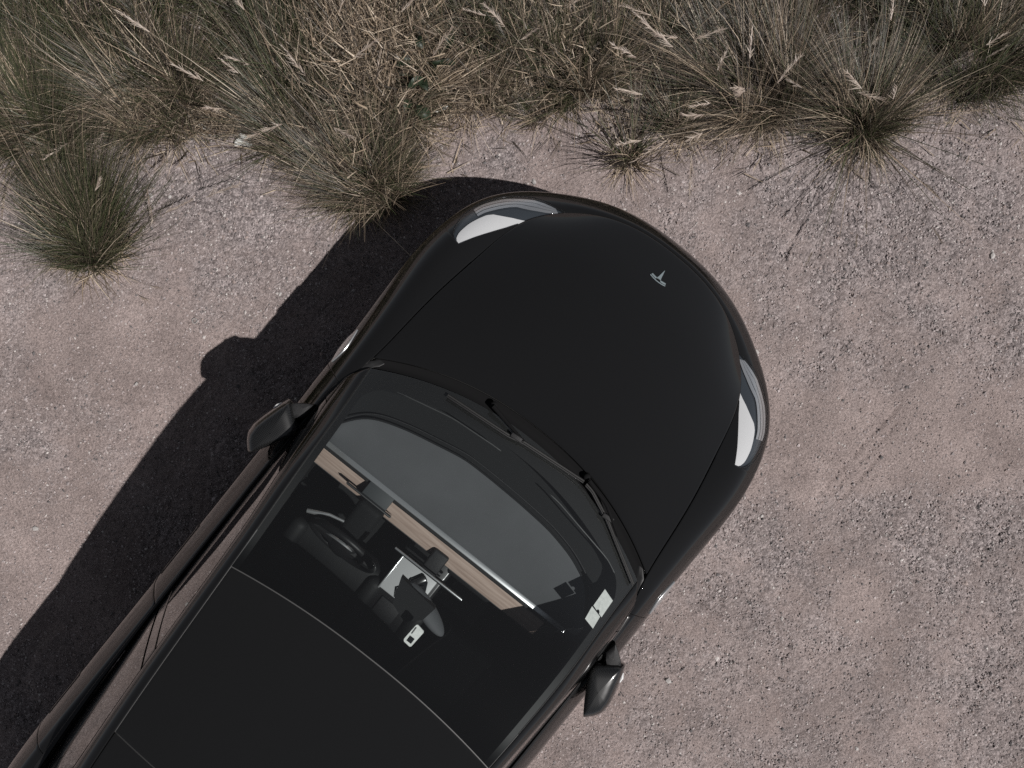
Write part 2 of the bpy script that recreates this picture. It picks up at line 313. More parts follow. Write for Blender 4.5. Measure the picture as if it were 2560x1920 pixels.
# stones big enough to pick out one by one
big = [((425, 492), 'palest stone on the gravel between the two left tussocks'), ((378, 490), 'small grey stone just left of the palest stone between the left tussocks'),
       ((700, 735), 'pale stone close to the shadow of the car front'), ((1890, 880), 'pale stone beside the right headlight'), ((2480, 640), 'pale stone near the right edge below the fountain-shaped tussock'),
       ((1905, 1290), 'pale stone on the gravel beside the front right fender'), ((2230, 1480), 'lone pale stone on the open gravel at lower right'), ((1670, 1700), 'pale stone beside the folded passenger mirror'),
       ((2140, 1870), 'pale stone at the bottom edge of the gravel'), ((90, 1320), 'pale stone at the left edge beside the long car shadow'), ((340, 960), 'pale stone left of the mirror shadow'), ((1335, 455), 'pale stone on the dirt just ahead of the left headlight')]
for (px, py), lab in big:
    x, y = gpos(px, py); r = np.array([.010 + .006 * rng.random()])
    c = np.array([[.44, .415, .40]]) * (.8 + .4 * rng.random())
    v, f, cc = stones(np.array([[0, 0, 0.]]), r, c)
    o = mesh_np('stone', v, f, M['stone'], smooth=False, col=cc); o.location = (x, y, float(ground_z(np.array(x), np.array(y))) + r[0] * .2)
    tag(o, lab, 'stone', 'pale stones on the gravel')

# ------------------------------------------------------------------ the car (local frame: x forward from the nose, y to its left, z up)
CA = math.radians(51.4)
car = empty('parked_car', (.802 - .005 * math.sin(CA), .514 + .005 * math.cos(CA), 0), CA)
tag(car, 'glossy black electric sedan with glass roof parked diagonally on the gravel', 'car')

# control rings, left half, nose to tail.  S = hood edge / belt, C = shoulder crest, O = widest line
St = [(-.080, 0, .675), (-.092, .19, .671), (-.135, .35, .662), (-.205, .475, .655), (-.295, .575, .670), (-.405, .655, .705), (-.545, .692, .760), (-.70, .708, .812), (-.84, .727, .855),
      (-.97, .743, .887), (-1.13, .754, .922), (-1.36, .766, .960), (-1.50, .812, .966), (-1.66, .836, .968), (-2.2, .838, .972), (-2.9, .838, .978), (-3.5, .815, .985), (-3.85, .78, .99), (-4.2, .735, .995), (-4.42, .66, 1.0), (-4.56, .40, 1.01), (-4.60, 0, 1.015)]
Ct = [(-.045, 0, .648), (-.055, .195, .643), (-.100, .375, .632), (-.172, .515, .630), (-.262, .632, .648), (-.372, .738, .685), (-.505, .815, .742), (-.66, .848, .797), (-.82, .862, .838),
      (-.96, .868, .864), (-1.13, .868, .890), (-1.34, .868, .915), (-1.49, .872, .926), (-1.65, .876, .930), (-2.2, .880, .934), (-2.9, .882, .940), (-3.5, .885, .950), (-3.85, .88, .958), (-4.2, .84, .965), (-4.46, .73, .97), (-4.63, .44, .975), (-4.67, 0, .98)]
Ot = [(.012, 0, .49), (.002, .20, .49), (-.043, .39, .50), (-.118, .545, .515), (-.213, .690, .54), (-.325, .818, .57), (-.462, .908, .615), (-.63, .950, .67), (-.80, .965, .71),
      (-.95, .968, .715), (-1.13, .963, .71), (-1.33, .955, .71), (-1.48, .953, .72), (-1.65, .953, .73), (-2.2, .955, .73), (-2.9, .958, .73), (-3.5, .965, .73), (-3.85, .965, .73), (-4.2, .925, .70), (-4.52, .80, .66), (-4.68, .48, .63), (-4.72, 0, .62)]
S_, C_, O_ = (np.array(a, float) for a in (St, Ct, Ot)); NK = len(S_) - 1
D_ = C_ * .33 + O_ * .67; D_[:, 2] = C_[:, 2] * .62 + O_[:, 2] * .38
ctr = np.stack([np.clip(O_[:, 0], -3.9, -.75), np.zeros(NK + 1), np.zeros(NK + 1)], -1)
dirn = O_ - ctr; dirn[:, 2] = 0; dirn /= np.linalg.norm(dirn, axis=1, keepdims=True)
L1 = O_ - dirn * .018; L1[:, 2] = .36; L2 = O_ - dirn * .05; L2[:, 2] = .24; L3 = O_ - dirn * .13; L3[:, 2] = .185
RINGS = np.stack([S_, C_, D_, O_, L1, L2, L3]); NR = len(RINGS)
KN = np.array([0, .13, .21, .34, .62, .74, .83])
FULL = np.concatenate([RINGS, (RINGS * [1, -1, 1])[:, 1:-1][:, ::-1]], 1)      # closed loop round the car
NP_ = FULL.shape[1]
def natural(K):
    n = len(K); h = np.diff(K); A = np.eye(n); B = np.zeros((n, n))
    for i in range(1, n - 1):
        A[i, i - 1], A[i, i], A[i, i + 1] = h[i - 1], 2 * (h[i - 1] + h[i]), h[i]
        B[i, i - 1], B[i, i], B[i, i + 1] = 6 / h[i - 1], -6 / h[i - 1] - 6 / h[i], 6 / h[i]
    return np.linalg.solve(A, B)
NM = natural(KN)
def skirt(u, v):
    """master body surface; u runs round the plan (0 nose, + left side), v from hood edge (0) down the rings"""
    u, v = np.broadcast_arrays(np.asarray(u, float), np.asarray(v, float)); sh = u.shape; u = u.ravel(); v = v.ravel()
    i = np.floor(u).astype(int); f = (u - i)[None, :, None]
    g = lambda k: FULL[:, (i + k) % NP_]
    P = (g(-1) * (1 - f) ** 3 + g(0) * (3 * f ** 3 - 6 * f * f + 4) + g(1) * (-3 * f ** 3 + 3 * f * f + 3 * f + 1) + g(2) * f ** 3) / 6      # (NR, n, 3)
    D2 = np.tensordot(NM, P, 1)
    x = np.interp(v, np.arange(NR), KN); j = np.clip(np.searchsorted(KN, x, 'right') - 1, 0, NR - 2)
    h = (KN[j + 1] - KN[j])[:, None]; a = (KN[j + 1] - x)[:, None] / h; b = 1 - a; r = np.arange(len(u))
    out = a * P[j, r] + b * P[j + 1, r] + ((a ** 3 - a) * D2[j, r] + (b ** 3 - b) * D2[j + 1, r]) * h * h / 6
    return out.reshape(sh + (3,))

def grid_faces(a, b):
    I = np.arange(a * b).reshape(a, b)
    return np.stack([I[:-1, :-1], I[1:, :-1], I[1:, 1:], I[:-1, 1:]], -1).reshape(-1, 4)
def vnormals(V, F):
    n = np.cross(V[F[:, 2]] - V[F[:, 0]], V[F[:, 3]] - V[F[:, 1]]); out = np.zeros_like(V)
    for k in range(4): np.add.at(out, F[:, k], n)
    return out / np.maximum(np.linalg.norm(out, axis=1, keepdims=True), 1e-9)
def rimmed(V, F, depth):
    """adds a rounded, inward-turned edge all round an open sheet"""
    N = vnormals(V, F); e = np.concatenate([F[:, [k, (k + 1) % 4]] for k in range(4)])
    key = np.sort(e, 1); _, inv, cnt = np.unique(key, axis=0, return_inverse=True, return_counts=True)
    be = e[cnt[inv.ravel()] == 1]; ids = np.unique(be); mp = -np.ones(len(V), int); mp[ids] = np.arange(len(ids)); m = len(ids)
    d = V[be[:, 1]] - V[be[:, 0]]; T = np.zeros((m, 3))
    for k in (0, 1): np.add.at(T, mp[be[:, k]], np.cross(d, N[be[:, k]]))
    T /= np.maximum(np.linalg.norm(T, axis=1, keepdims=True), 1e-9); Nb = N[ids]; r = min(.0026, depth * .4)
    rings = [V[ids] + T * r * .62 - Nb * r * .22, V[ids] + T * r - Nb * r, V[ids] + T * r - Nb * depth]
    V2 = np.concatenate([V] + rings); Fs = [F]; A = be
    for q in range(3):
        B = mp[be] + len(V) + q * m; Fs.append(np.stack([A[:, 1], A[:, 0], B[:, 0], B[:, 1]], 1)); A = B
    return V2, np.concatenate(Fs)
REF = np.array([-2.2, 0, .45])
def arch_cut(V, F):
    for cx in (-.885, -3.76):
        d = np.hypot(V[:, 0] - cx, V[:, 2] - .335); ins = (d < .372) & (np.abs(V[:, 1]) > .5) & (V[:, 2] < .72)
        F = F[~ins[F].all(1)]
        s = np.where(ins)[0]; k = .372 / np.maximum(d[s], 1e-6)
        V[s, 0] = cx + (V[s, 0] - cx) * k; V[s, 2] = .335 + (V[s, 2] - .335) * k
    used = np.unique(F); mp = -np.ones(len(V), int); mp[used] = np.arange(len(used))
    return V[used], mp[F]
def panel_data(P, gap=.0022, rim=.012, arch=False, off=0.0, ref=REF, gapu0=None, gapu1=None):
    P = P.copy(); a, b = P.shape[:2]
    if gap and rim: gap += .0026
    if gap:
        Q = P.copy()
        for sl, nb in (((0,), (1,)), ((-1,), (-2,))):
            for ax in (0, 1):
                idx = (sl[0], slice(None)) if ax == 0 else (slice(None), sl[0]); jdx = (nb[0], slice(None)) if ax == 0 else (slice(None), nb[0])
                d = P[jdx] - P[idx]; ln = np.linalg.norm(d, axis=-1, keepdims=True)
                Q[idx] += d / np.maximum(ln, 1e-9) * np.minimum(gap if ax or (gapu0 if nb[0] == 1 else gapu1) is None else 0, .45 * ln)
        P = Q
    V = P.reshape(-1, 3); F = grid_faces(a, b)
    N = vnormals(V, F)
    if (N * (V - ref)).sum() < 0: F = F[:, ::-1]; N = -N
    if off: V = V + N * off
    if arch: V, F = arch_cut(V, F)
    if rim: V, F = rimmed(V, F, rim)
    return V, F
def merge(*parts):
    Vs, Fs, k = [], [], 0
    for V, F in parts: Vs.append(V); Fs.append(F + k); k += len(V)
    return np.concatenate(Vs), np.concatenate(Fs)
def mirror(VF): V, F = VF; return V * [1, -1, 1], F[:, ::-1]
def body(name, VF, mat, parent=car, sharp=True):
    o = mesh_np(name, VF[0], VF[1], mat, parent)
    if sharp:
        try: o.data.set_sharp_from_angle(angle=math.radians(62))
        except Exception: pass
    return o
def both(name, VF, mat, parent=car, labels=None):
    a = body(name, VF, mat, parent if not isinstance(parent, tuple) else parent[0]); b = body(name, mirror(VF), mat, parent if not isinstance(parent, tuple) else parent[1])
    if labels: a['label'], b['label'] = labels
    return a, b
def uvgrid(u0, u1, vlo, vhi, nu, nv):
    u = np.linspace(u0, u1, nu)[:, None] * np.ones((1, nv)); t = np.linspace(0, 1, nv)[None]
    lo = vlo(u) if callable(vlo) else vlo; hi = vhi(u) if callable(vhi) else vhi
    return u, lo + (hi - lo) * t

# headlamp outline in the body's own parameters
HU0, HU1 = 3.55, 7.25
hl_hi = lambda u: np.interp(u, [3.55, 5.25, 5.7, 6.2, 6.7, 7.25], [0, 0, .13, .32, .52, .72])
def hl_lo(u): return np.interp(u, [3.55, 3.9, 4.4, 5.2, 6.0, 6.6, 7.0, 7.16, 7.25], [.03, .80, 1.50, 1.95, 2.05, 1.82, 1.48, 1.20, .84])
# bumper: across the nose and round both corners
ub = np.concatenate([np.linspace(-HU1, HU1, 181)]); au = np.abs(ub)
vt = np.where(au < HU0, 0, hl_lo(au)); tt = np.linspace(0, 1, 56)[None] ** 1.0
U = ub[:, None] * np.ones((1, 56)); Vv_ = vt[:, None] + (6 - vt[:, None]) * tt
bumper = body('front_bumper', panel_data(skirt(U, Vv_), arch=True), M['paint'])
# fenders
u1, v1_ = uvgrid(HU1, 12.12, 0, 6, 90, 64); fa = panel_data(skirt(u1, v1_), arch=True, gapu0=0)
u2, v2_ = uvgrid(5.27, HU1, 0, hl_hi, 40, 14); fb = panel_data(skirt(u2, v2_), gap=.002, gapu1=0)
fL, fR = both('front_fender', merge(fa, fb), M['paint'])
# doors, quarter panels, sills, rear bumper
ud, vd_ = uvgrid(12.12, 14.86, 0, 4.55, 90, 48)
ud = ud - .10 * (vd_ / 4.55) * (ud > 13)                       # rear shut line leans
dL, dR = both('front_door', panel_data(skirt(ud, vd_)), M['paint'])
ud, vd_ = uvgrid(14.86, 16.35, 0, 4.55, 60, 48); ud = ud - .10 * (vd_ / 4.55) * (ud < 15.6)
rL, rR = both('rear_door', panel_data(skirt(ud, vd_), arch=True), M['paint'])
uq, vq = uvgrid(16.35, 19.3, 0, 6, 80, 56); both('quarter_panel', panel_data(skirt(uq, vq), arch=True), M['paint'])
us, vs = uvgrid(10.6, 16.35, 4.6, 6, 60, 16); both('sill', panel_data(skirt(us, vs), arch=True), M['trim'])
ur, vr = uvgrid(19.3, 2 * NK - 19.3, 0, 6, 60, 40); body('rear_bumper', panel_data(skirt(ur, vr)), M['paint'])
# inner shell behind the shut lines
ui, vi = uvgrid(0, NP_, 0.0, 5.8, 260, 40); V, F = panel_data(skirt(ui, vi), 0, 0, True, off=-.016); body('body_shell', (V, F), M['shell'])

# hood: Coons patch inside the hood edge line
HK = 3.55; HE = 11.0
def Sedge(u): return skirt(u, np.zeros_like(np.asarray(u, float)))
def rear_edge(t):                                              # hood's rear line, left corner to right corner
    c = Sedge(np.array([HE]))[0]; a = np.abs(t)
    x = -1.135 + (c[0] + 1.135) * a ** 2.2; y = c[1] * t; z = .978 + (c[2] - .978) * a ** 2
    return np.stack([x, y, z], -1)
def hood_pts(s, t):
    s, t = np.broadcast_arrays(s, t)
    Fp = Sedge(t * HK); Rp = rear_edge(t)
    su = HK + (HE - HK) * s; Lp = Sedge(su); Rr = Lp * [1, -1, 1]
    w = (t + 1) / 2; c00 = Sedge(np.array([HK]))[0]; c10 = Sedge(np.array([HE]))[0]; m_ = np.array([1, -1, 1])
    s_, w_ = s[..., None], w[..., None]
    P = (1 - s_) * Fp + s_ * Rp + w_ * Lp + (1 - w_) * Rr - ((1 - s_) * (w_ * c00 + (1 - w_) * c00 * m_) + s_ * (w_ * c10 + (1 - w_) * c10 * m_))
    P = P.copy(); P[..., 2] += .046 * (1 - t ** 2) ** 1.1 * (4 * s * (1 - s)) ** .85
    return P
hs_ = np.linspace(0, 1, 90)[:, None]; ht_ = np.linspace(-1, 1, 101)[None]
HP = hood_pts(hs_, ht_); hood = body('hood', panel_data(HP, gap=.0028), M['paint'])
body('hood_liner', panel_data(HP, 0, 0, off=-.018), M['shell'])
HPf = HP.reshape(-1, 3)
def on_hood(x, y):
    d = (HPf[:, 0] - x) ** 2 + (HPf[:, 1] - y) ** 2; i = np.argsort(d)[:6]; w = 1 / (d[i] + 1e-8); return float((HPf[i, 2] * w).sum() / w.sum())

# emblem on the hood: a tapering stem under two curved bars
def plate(name, polys, zf, h, mat, parent):
    bm = bmesh.new()
    for poly in polys:
        lo = [bm.verts.new((x, y, zf(x, y) - .001)) for x, y in poly]; hi = [bm.verts.new((x, y, zf(x, y) + h)) for x, y in poly]
        n = len(poly); bm.faces.new(hi); bm.faces.new(lo[::-1])
        for i in range(n): bm.faces.new((lo[i], lo[(i + 1) % n], hi[(i + 1) % n], hi[i]))
    return bm_obj(name, bm, mat, parent, smooth=False)
bx0, by0 = -.236, -.006
def E(fl): return [(bx0 + f, by0 + l_) for f, l_ in fl]
arc = lambda l_, f0: f0 + 3.4 * l_ * l_
bars = [E([(arc(l_, -.0285), l_) for l_ in np.linspace(-.044, .044, 9)] + [(arc(l_, -.0235), l_) for l_ in np.linspace(.043, -.043, 9)])]
for sg in (-1, 1):
    bars.append(E([(arc(l_, -.0205), sg * l_) for l_ in np.linspace(.012, .042, 5)] + [(arc(l_, -.0115), sg * l_) for l_ in np.linspace(.038, .012, 5)]))
stem = E([(-.0145, -.0125), (-.0115, -.006), (-.012, 0), (-.0115, .006), (-.0145, .0125), (.000, .0075), (.044, 0.0008), (.044, -.0008), (.000, -.0075)])
plate('emblem', bars + [stem], on_hood, .0035, M['badge'], hood)

# headlamps: clear lens, dark bowl, white light guide and silver reflector steps
def hl_region(u0, u1, lo, hi, nu, nv, off, gap=0, rim=.0):
    U, Vq = uvgrid(u0, u1, lo, hi, nu, nv); return panel_data(skirt(U, Vq), gap, rim, off=off)
hlL = body('headlight', hl_region(HU0, HU1, hl_hi, hl_lo, 90, 30, 0, .002, .010), M['lens'])
hlR = body('headlight', mirror(hl_region(HU0, HU1, hl_hi, hl_lo, 90, 30, 0, .002, .010)), M['lens'])
LP = (hlL, hlR)
mixv = lambda f: (lambda u: hl_hi(u) + (hl_lo(u) - hl_hi(u)) * (f(u) if callable(f) else f))
both('bowl', hl_region(HU0, HU1, hl_hi, hl_lo, 90, 20, -.014), M['lampdark'], LP)
wf = lambda u: np.interp(u, [5.0, 5.3, 5.8, 6.3, 6.9, 7.2], [.02, .20, .40, .45, .50, .48])
both('light_guide', hl_region(5.0, 7.2, mixv(.02), mixv(wf), 50, 10, -.009), M['lampwhite'], LP)
for (a0, a1), (b0, b1) in (((.04, .50), (.32, .62)), ((.35, .640), (.60, .765)), ((.63, .785), (.90, .92))):
    fa_ = lambda u, p=a0, q=a1: np.interp(u, [3.8, 5.0, 6.3], [p, q, q + .04]); fb_ = lambda u, p=b0, q=b1: np.interp(u, [3.8, 5.0, 6.3], [p, q, q + .03])
    both('reflector', hl_region(3.8, 6.25, mixv(fa_), mixv(fb_), 44, 6, -.007), M['satin'], LP)

# side repeater on each fender
def side_strip(u0, u1, lo, hi, off, n=(24, 8), rim=.006):
    U, Vq = uvgrid(u0, u1, lo, hi, *n); return panel_data(skirt(U, Vq), 0, rim, off=off)
rpl = lambda u: 1.85 - .26 * np.sin(np.pi * np.clip((u - 10.85) / (11.95 - 10.85), 0, 1)); rph = lambda u: 1.85 + .40 * np.sin(np.pi * np.clip((u - 10.85) / (11.95 - 10.85), 0, 1)) + .01
both('side_repeater', side_strip(10.85, 11.95, rpl, rph, .006, rim=.014), M['satin'], (fL, fR))
# flush door handles
for dd, u0, u1 in (((dL, dR), 14.36, 14.72), ((rL, rR), 15.75, 16.15)):
    both('door_handle', side_strip(u0, u1, 2.05, 2.32, .003), M['paint'], dd)
    both('handle_recess', side_strip(u0 - .03, u1 + .03, 1.98, 2.39, .0012), M['shell'], dd)
# belt moulding
belt = lambda a, b: (lambda: None)
ubm, vbm = uvgrid(12.2, 17.2, -.0, .24, 80, 5); both('belt_moulding', panel_data(skirt(ubm, vbm), 0, .008, off=.004), M['trim'])

# ------------------------------------------------------------------ glasshouse
GE = np.array([(-1.385, .752, .962), (-1.58, .715, 1.105), (-1.80, .680, 1.265), (-2.04, .651, 1.36), (-2.27, .632, 1.398), (-2.65, .612, 1.402), (-3.05, .587, 1.398), (-3.5, .555, 1.345), (-3.95, .535, 1.16), (-4.28, .525, 1.03)])
GC = np.array([(-1.185, 0, .985), (-1.42, 0, 1.12), (-1.67, 0, 1.255), (-1.94, 0, 1.365), (-2.205, 0, 1.425), (-2.62, 0, 1.443), (-3.05, 0, 1.436), (-3.5, 0, 1.375), (-4.0, 0, 1.19), (-4.38, 0, 1.055)])
GT = np.array([(-1.47, .808, .968), (-1.66, .785, 1.075), (-1.88, .745, 1.215), (-2.09, .710, 1.295), (-2.31, .690, 1.330), (-2.68, .672, 1.340), (-3.08, .652, 1.332), (-3.5, .640, 1.27), (-3.9, .69, 1.07), (-4.15, .73, 1.0)])
KS = np.arange(10.0); NS = natural(KS)
def nat(Pts, s):
    s = np.asarray(s, float); D2 = NS @ Pts; j = np.clip(np.floor(s).astype(int), 0, 8); b = (s - j)[..., None]; a = 1 - b
    return a * Pts[j] + b * Pts[j + 1] + ((a ** 3 - a) * D2[j] + (b ** 3 - b) * D2[j + 1]) / 6
def glass_pts(s, t):
    s, t = np.broadcast_arrays(s, t); e = nat(GE, s); c = nat(GC, s); a = np.abs(t)
    x = c[..., 0] + (e[..., 0] - c[..., 0]) * a ** 2.1; y = e[..., 1] * t; z = c[..., 2] + (e[..., 2] - c[..., 2]) * a ** 2.3
    return np.stack([x, y, z], -1)
def glass_patch(s0, s1, n, gap=.002): return glass_pts(np.linspace(s0, s1, n)[:, None], np.linspace(-1, 1, 81)[None])
GREF = np.array([-2.4, 0, .6])
windscreen = body('windscreen', panel_data(glass_patch(0, 4, 90), .0025, .0, ref=GREF), M['glass'])
roof_glass = body('roof_glass', panel_data(glass_patch(4, 6, 50), .0025, .010, ref=GREF), M['roofglass'])
body('rear_window', panel_data(glass_patch(6, 9, 50), .0025, .010, ref=GREF), M['roofglass'])
# light rubber seals in the two cross seams and along the glass edges
def seam(name, s, t0, t1, w, dz, mat, n=60):
    t = np.linspace(t0, t1, n); A = glass_pts(np.full(n, s - w), t); B = glass_pts(np.full(n, s + w), t); A[:, 2] += dz; B[:, 2] += dz
    return body(name, panel_data(np.stack([A, B], 1), 0, .004, ref=GREF), mat)
seam('seam_seal', 4.0, -1, 1, .0050, -.0015, M['seal']); seam('seam_seal', 6.0, -1, 1, .0055, -.002, M['rubber'])
def edge_seal(s0, s1, mat, t0=.9965, t1=1.006):
    s = np.linspace(s0, s1, 80); A = glass_pts(s, np.full(80, t0)); B = glass_pts(s, np.full(80, t1)); A[:, 2] -= .0015; B[:, 2] -= .001
    return panel_data(np.stack([A, B], 1), 0, .004, ref=GREF)
both('edge_seal', edge_seal(3.3, 6, M['seal']), M['seal']); both('edge_seal', edge_seal(0, 3.3, M['rubber']), M['rubber'])
# printed black border of the windscreen, just under the pane
def frit(sA, sB, tA, tB, ns, nt):
    P = glass_pts(np.linspace(sA, sB, ns)[:, None] * np.ones((1, nt)), (np.linspace(tA, tB, nt)[None]) * np.ones((ns, 1))); return panel_data(P, 0, 0, off=-.003, ref=GREF)
tf = np.linspace(-1, 1, 81); sb_ = .40 - .02 * np.cos(tf * 3) ; sb_ = np.where(np.abs(tf) > .86, sb_ + ((np.abs(tf) - .86) / .14) ** 2.2 * .55, sb_)
P = glass_pts((np.linspace(0, 1, 14)[:, None] * sb_[None]), tf[None] * np.ones((14, 1)))
body('frit', merge(panel_data(P, 0, 0, off=-.003, ref=GREF), frit(.0, 4, .955, 1, 60, 6), frit(.0, 4, -1, -.955, 60, 6)), M['frit'], windscreen)
# A pillars and roof rails
def rail_pts(s, w):
    e = nat(GE, s); T = nat(GT, s); d = T - e; nrm = np.stack([np.zeros_like(d[..., 0]), -d[..., 2], d[..., 1]], -1); nrm /= np.maximum(np.linalg.norm(nrm, axis=-1, keepdims=True), 1e-9)
    w_ = w[..., None]; return e + d * w_ + nrm * (.055 * w_ * (1 - w_)) + np.array([0, 0, .004]) * (1 - w_)
sg_, wg_ = np.broadcast_arrays(np.linspace(0, 9, 140)[:, None], np.linspace(.045, 1, 14)[None])
rails = both('roof_rail', panel_data(rail_pts(sg_, wg_), 0, .012, ref=GREF), M['paint'])
# a shut line along each rail, where the door frames meet the body side
sg2, wg2 = np.broadcast_arrays(np.linspace(.2, 8, 120)[:, None], np.linspace(.50, .54, 3)[None])
both('door_seal', panel_data(rail_pts(sg2, wg2), 0, .002, off=.0008, ref=GREF), M['rubber'], rails)
# side windows
def side_pts(s, w):
    T = nat(GT, s); B = np.stack([T[..., 0] + .06 * (T[..., 2] - .97) / .36, np.interp(-T[..., 0], [1.47, 1.6, 1.75, 2.2, 2.9, 3.5, 4.15], [.800, .824, .832, .834, .833, .808, .74]), np.full(T.shape[:-1], .966)], -1)
    w_ = w[..., None]; P = B + (T - B) * w_; P[..., 1] += .022 * w * (1 - w); return P
def side_patch(s0, s1, n): a, b = np.broadcast_arrays(np.linspace(s0, s1, n)[:, None], np.linspace(0, 1, 16)[None]); return side_pts(a, b)
both('side_window', panel_data(side_patch(.75, 5.12, 70), .002, 0, ref=GREF), M['sideglass'])
both('quarter_trim', panel_data(side_patch(.05, .74, 14), .001, 0, ref=GREF), M['trim'])
both('pillar_cover', panel_data(side_patch(5.145, 5.36, 10), .003, .006, ref=GREF), M['screen'])
both('side_window', panel_data(side_patch(5.385, 8.3, 50), .002, 0, ref=GREF), M['sideglass'])
both('quarter_trim', panel_data(side_patch(8.32, 9, 14), .001, 0, ref=GREF), M['trim'])
# trunk lid behind the rear glass
t_ = np.linspace(-1, 1, 61); Ra = glass_pts(np.full(61, 9.0), t_); Ra[:, 0] -= .012
ang = NK + t_ * (-2.0); Rb = Sedge(ang); P = Ra[None] + (Rb - Ra)[None] * np.linspace(0, 1, 24)[:, None, None]; P[..., 2] += .02 * np.sin(np.linspace(0, np.pi, 24))[:, None] * (1 - t_ ** 2)[None]
body('trunk_lid', panel_data(P, .002), M['paint'])
for sgn in (1, -1):                                            # deck corner between rail foot and belt
    s_ = np.linspace(7.2, 9, 24); A = nat(GT, s_) * [1, sgn, 1]; uu = np.linspace(16.9, NK - 2.0, 24); B = Sedge(uu) * [1, sgn, 1]
    body('deck_corner', panel_data(A[:, None] + (B - A)[:, None] * np.linspace(0, 1, 8)[None, :, None], 0, .005), M['paint'])
# cowl panel between hood and windscreen
t_ = np.linspace(-1, 1, 101); A = rear_edge(t_ * .985); A[:, 0] -= .004; A[:, 2] -= .012; B = glass_pts(np.full(101, .05), t_ * .985); B[:, 2] -= .012
Pc = A[:, None] + (B - A)[:, None] * np.linspace(0, 1, 8)[None, :, None]; Pc[..., 2] -= .010 * np.sin(np.linspace(0, np.pi, 8))[None]
cowl = body('cowl_panel', panel_data(Pc, 0, .01, ref=np.array([-1.2, 0, 0])), M['cowl'])
for sgn in (1, -1):                                            # plastic corner between cowl, fender and pillar foot
    A = np.array([(-1.335, .745, .944), (-1.365, .772, .950), (-1.42, .795, .955), (-1.52, .818, .957)]) * [1, sgn, 1]; B = np.array([(-1.30, .70, .940), (-1.372, .735, .944), (-1.41, .755, .952), (-1.50, .775, .957)]) * [1, sgn, 1]
    body('cowl_corner', panel_data(A[:, None] + (B - A)[:, None] * np.linspace(0, 1, 4)[None, :, None], 0, .02, ref=np.array([-1.4, .75 * sgn, 0])), M['trim'])
# ------------------------------------------------------------------ wipers
GG = glass_pts(np.linspace(0, 3.9, 160)[:, None], np.linspace(-1, 1, 121)[None]).reshape(-1, 3)
def on_glass(x, y, h=0):
    d = (GG[:, 0] - x) ** 2 + (GG[:, 1] - y) ** 2; i = np.argsort(d)[:5]; w = 1 / (d[i] + 1e-8); return (x, y, float((GG[i, 2] * w).sum() / w.sum()) + h)
for a0, a1 in ((-.64, -.20), (.08, .60)):                       # thin pale line along the inner edge of the black border
    yy_ = np.linspace(a0, a1, 40); xx_ = np.interp(yy_, [-.70, -.673, -.576, -.243, .096, .33, .578, .66], [-1.47, -1.435, -1.388, -1.322, -1.304, -1.325, -1.385, -1.42])
    for _ in range(8): xx_[1:-1] = (xx_[:-2] + 2 * xx_[1:-1] + xx_[2:]) / 4
    tube('border_line', [on_glass(x, y, -.006) for x, y in zip(xx_, yy_)], [.0008] + [.0032] * 38 + [.0008], M['seal'], windscreen, 6)
def lerp_path(pts, n):
    pts = np.array(pts, float); k = np.linspace(0, len(pts) - 1, n); return np.stack([np.interp(k, np.arange(len(pts)), pts[:, j]) for j in range(2)], -1)
def wiper(arm, blade, pivot):
    bl = [on_glass(x, y, .016) for x, y in lerp_path(blade, 24)]
    root = tube('wiper', bl, [.0055] * 24, M['rubber'], car, 6)
    tube('blade_spine', [(x - .008, y, z + .007) for x, y, z in bl], .0035, M['plastic'], root, 6)
    a = [on_glass(x, y, .030) for x, y in lerp_path(arm, 12)]; tube('wiper_arm', a, [.010 - .005 * i / 11 for i in range(12)], M['cowl'], root, 8)
    mid = bl[11]; rbox('bracket', (.055, .022, .018), (mid[0] + .004, mid[1], mid[2] + .006), M['plastic'], root, rot=(0, 0, math.pi / 2 + .1), bev=.004)
    bm = bmesh.new(); bmesh.ops.create_uvsphere(bm, u_segments=16, v_segments=8, radius=.016)
    bmesh.ops.transform(bm, matrix=Matrix.Translation(pivot) @ Matrix.Diagonal((1, 1, .7, 1)), verts=bm.verts); bm_obj('pivot_cap', bm, M['cowl'], root)
wiper([(-1.178, .227), (-1.198, .12), (-1.212, .03)], [(-1.262, .41), (-1.232, .10), (-1.213, .02), (-1.187, -.285)], (-1.172, .227, .998))
wiper([(-1.172, -.30), (-1.205, -.42), (-1.285, -.55)], [(-1.190, -.30), (-1.197, -.34), (-1.257, -.477), (-1.300, -.55), (-1.404, -.735)], (-1.166, -.285, .990))

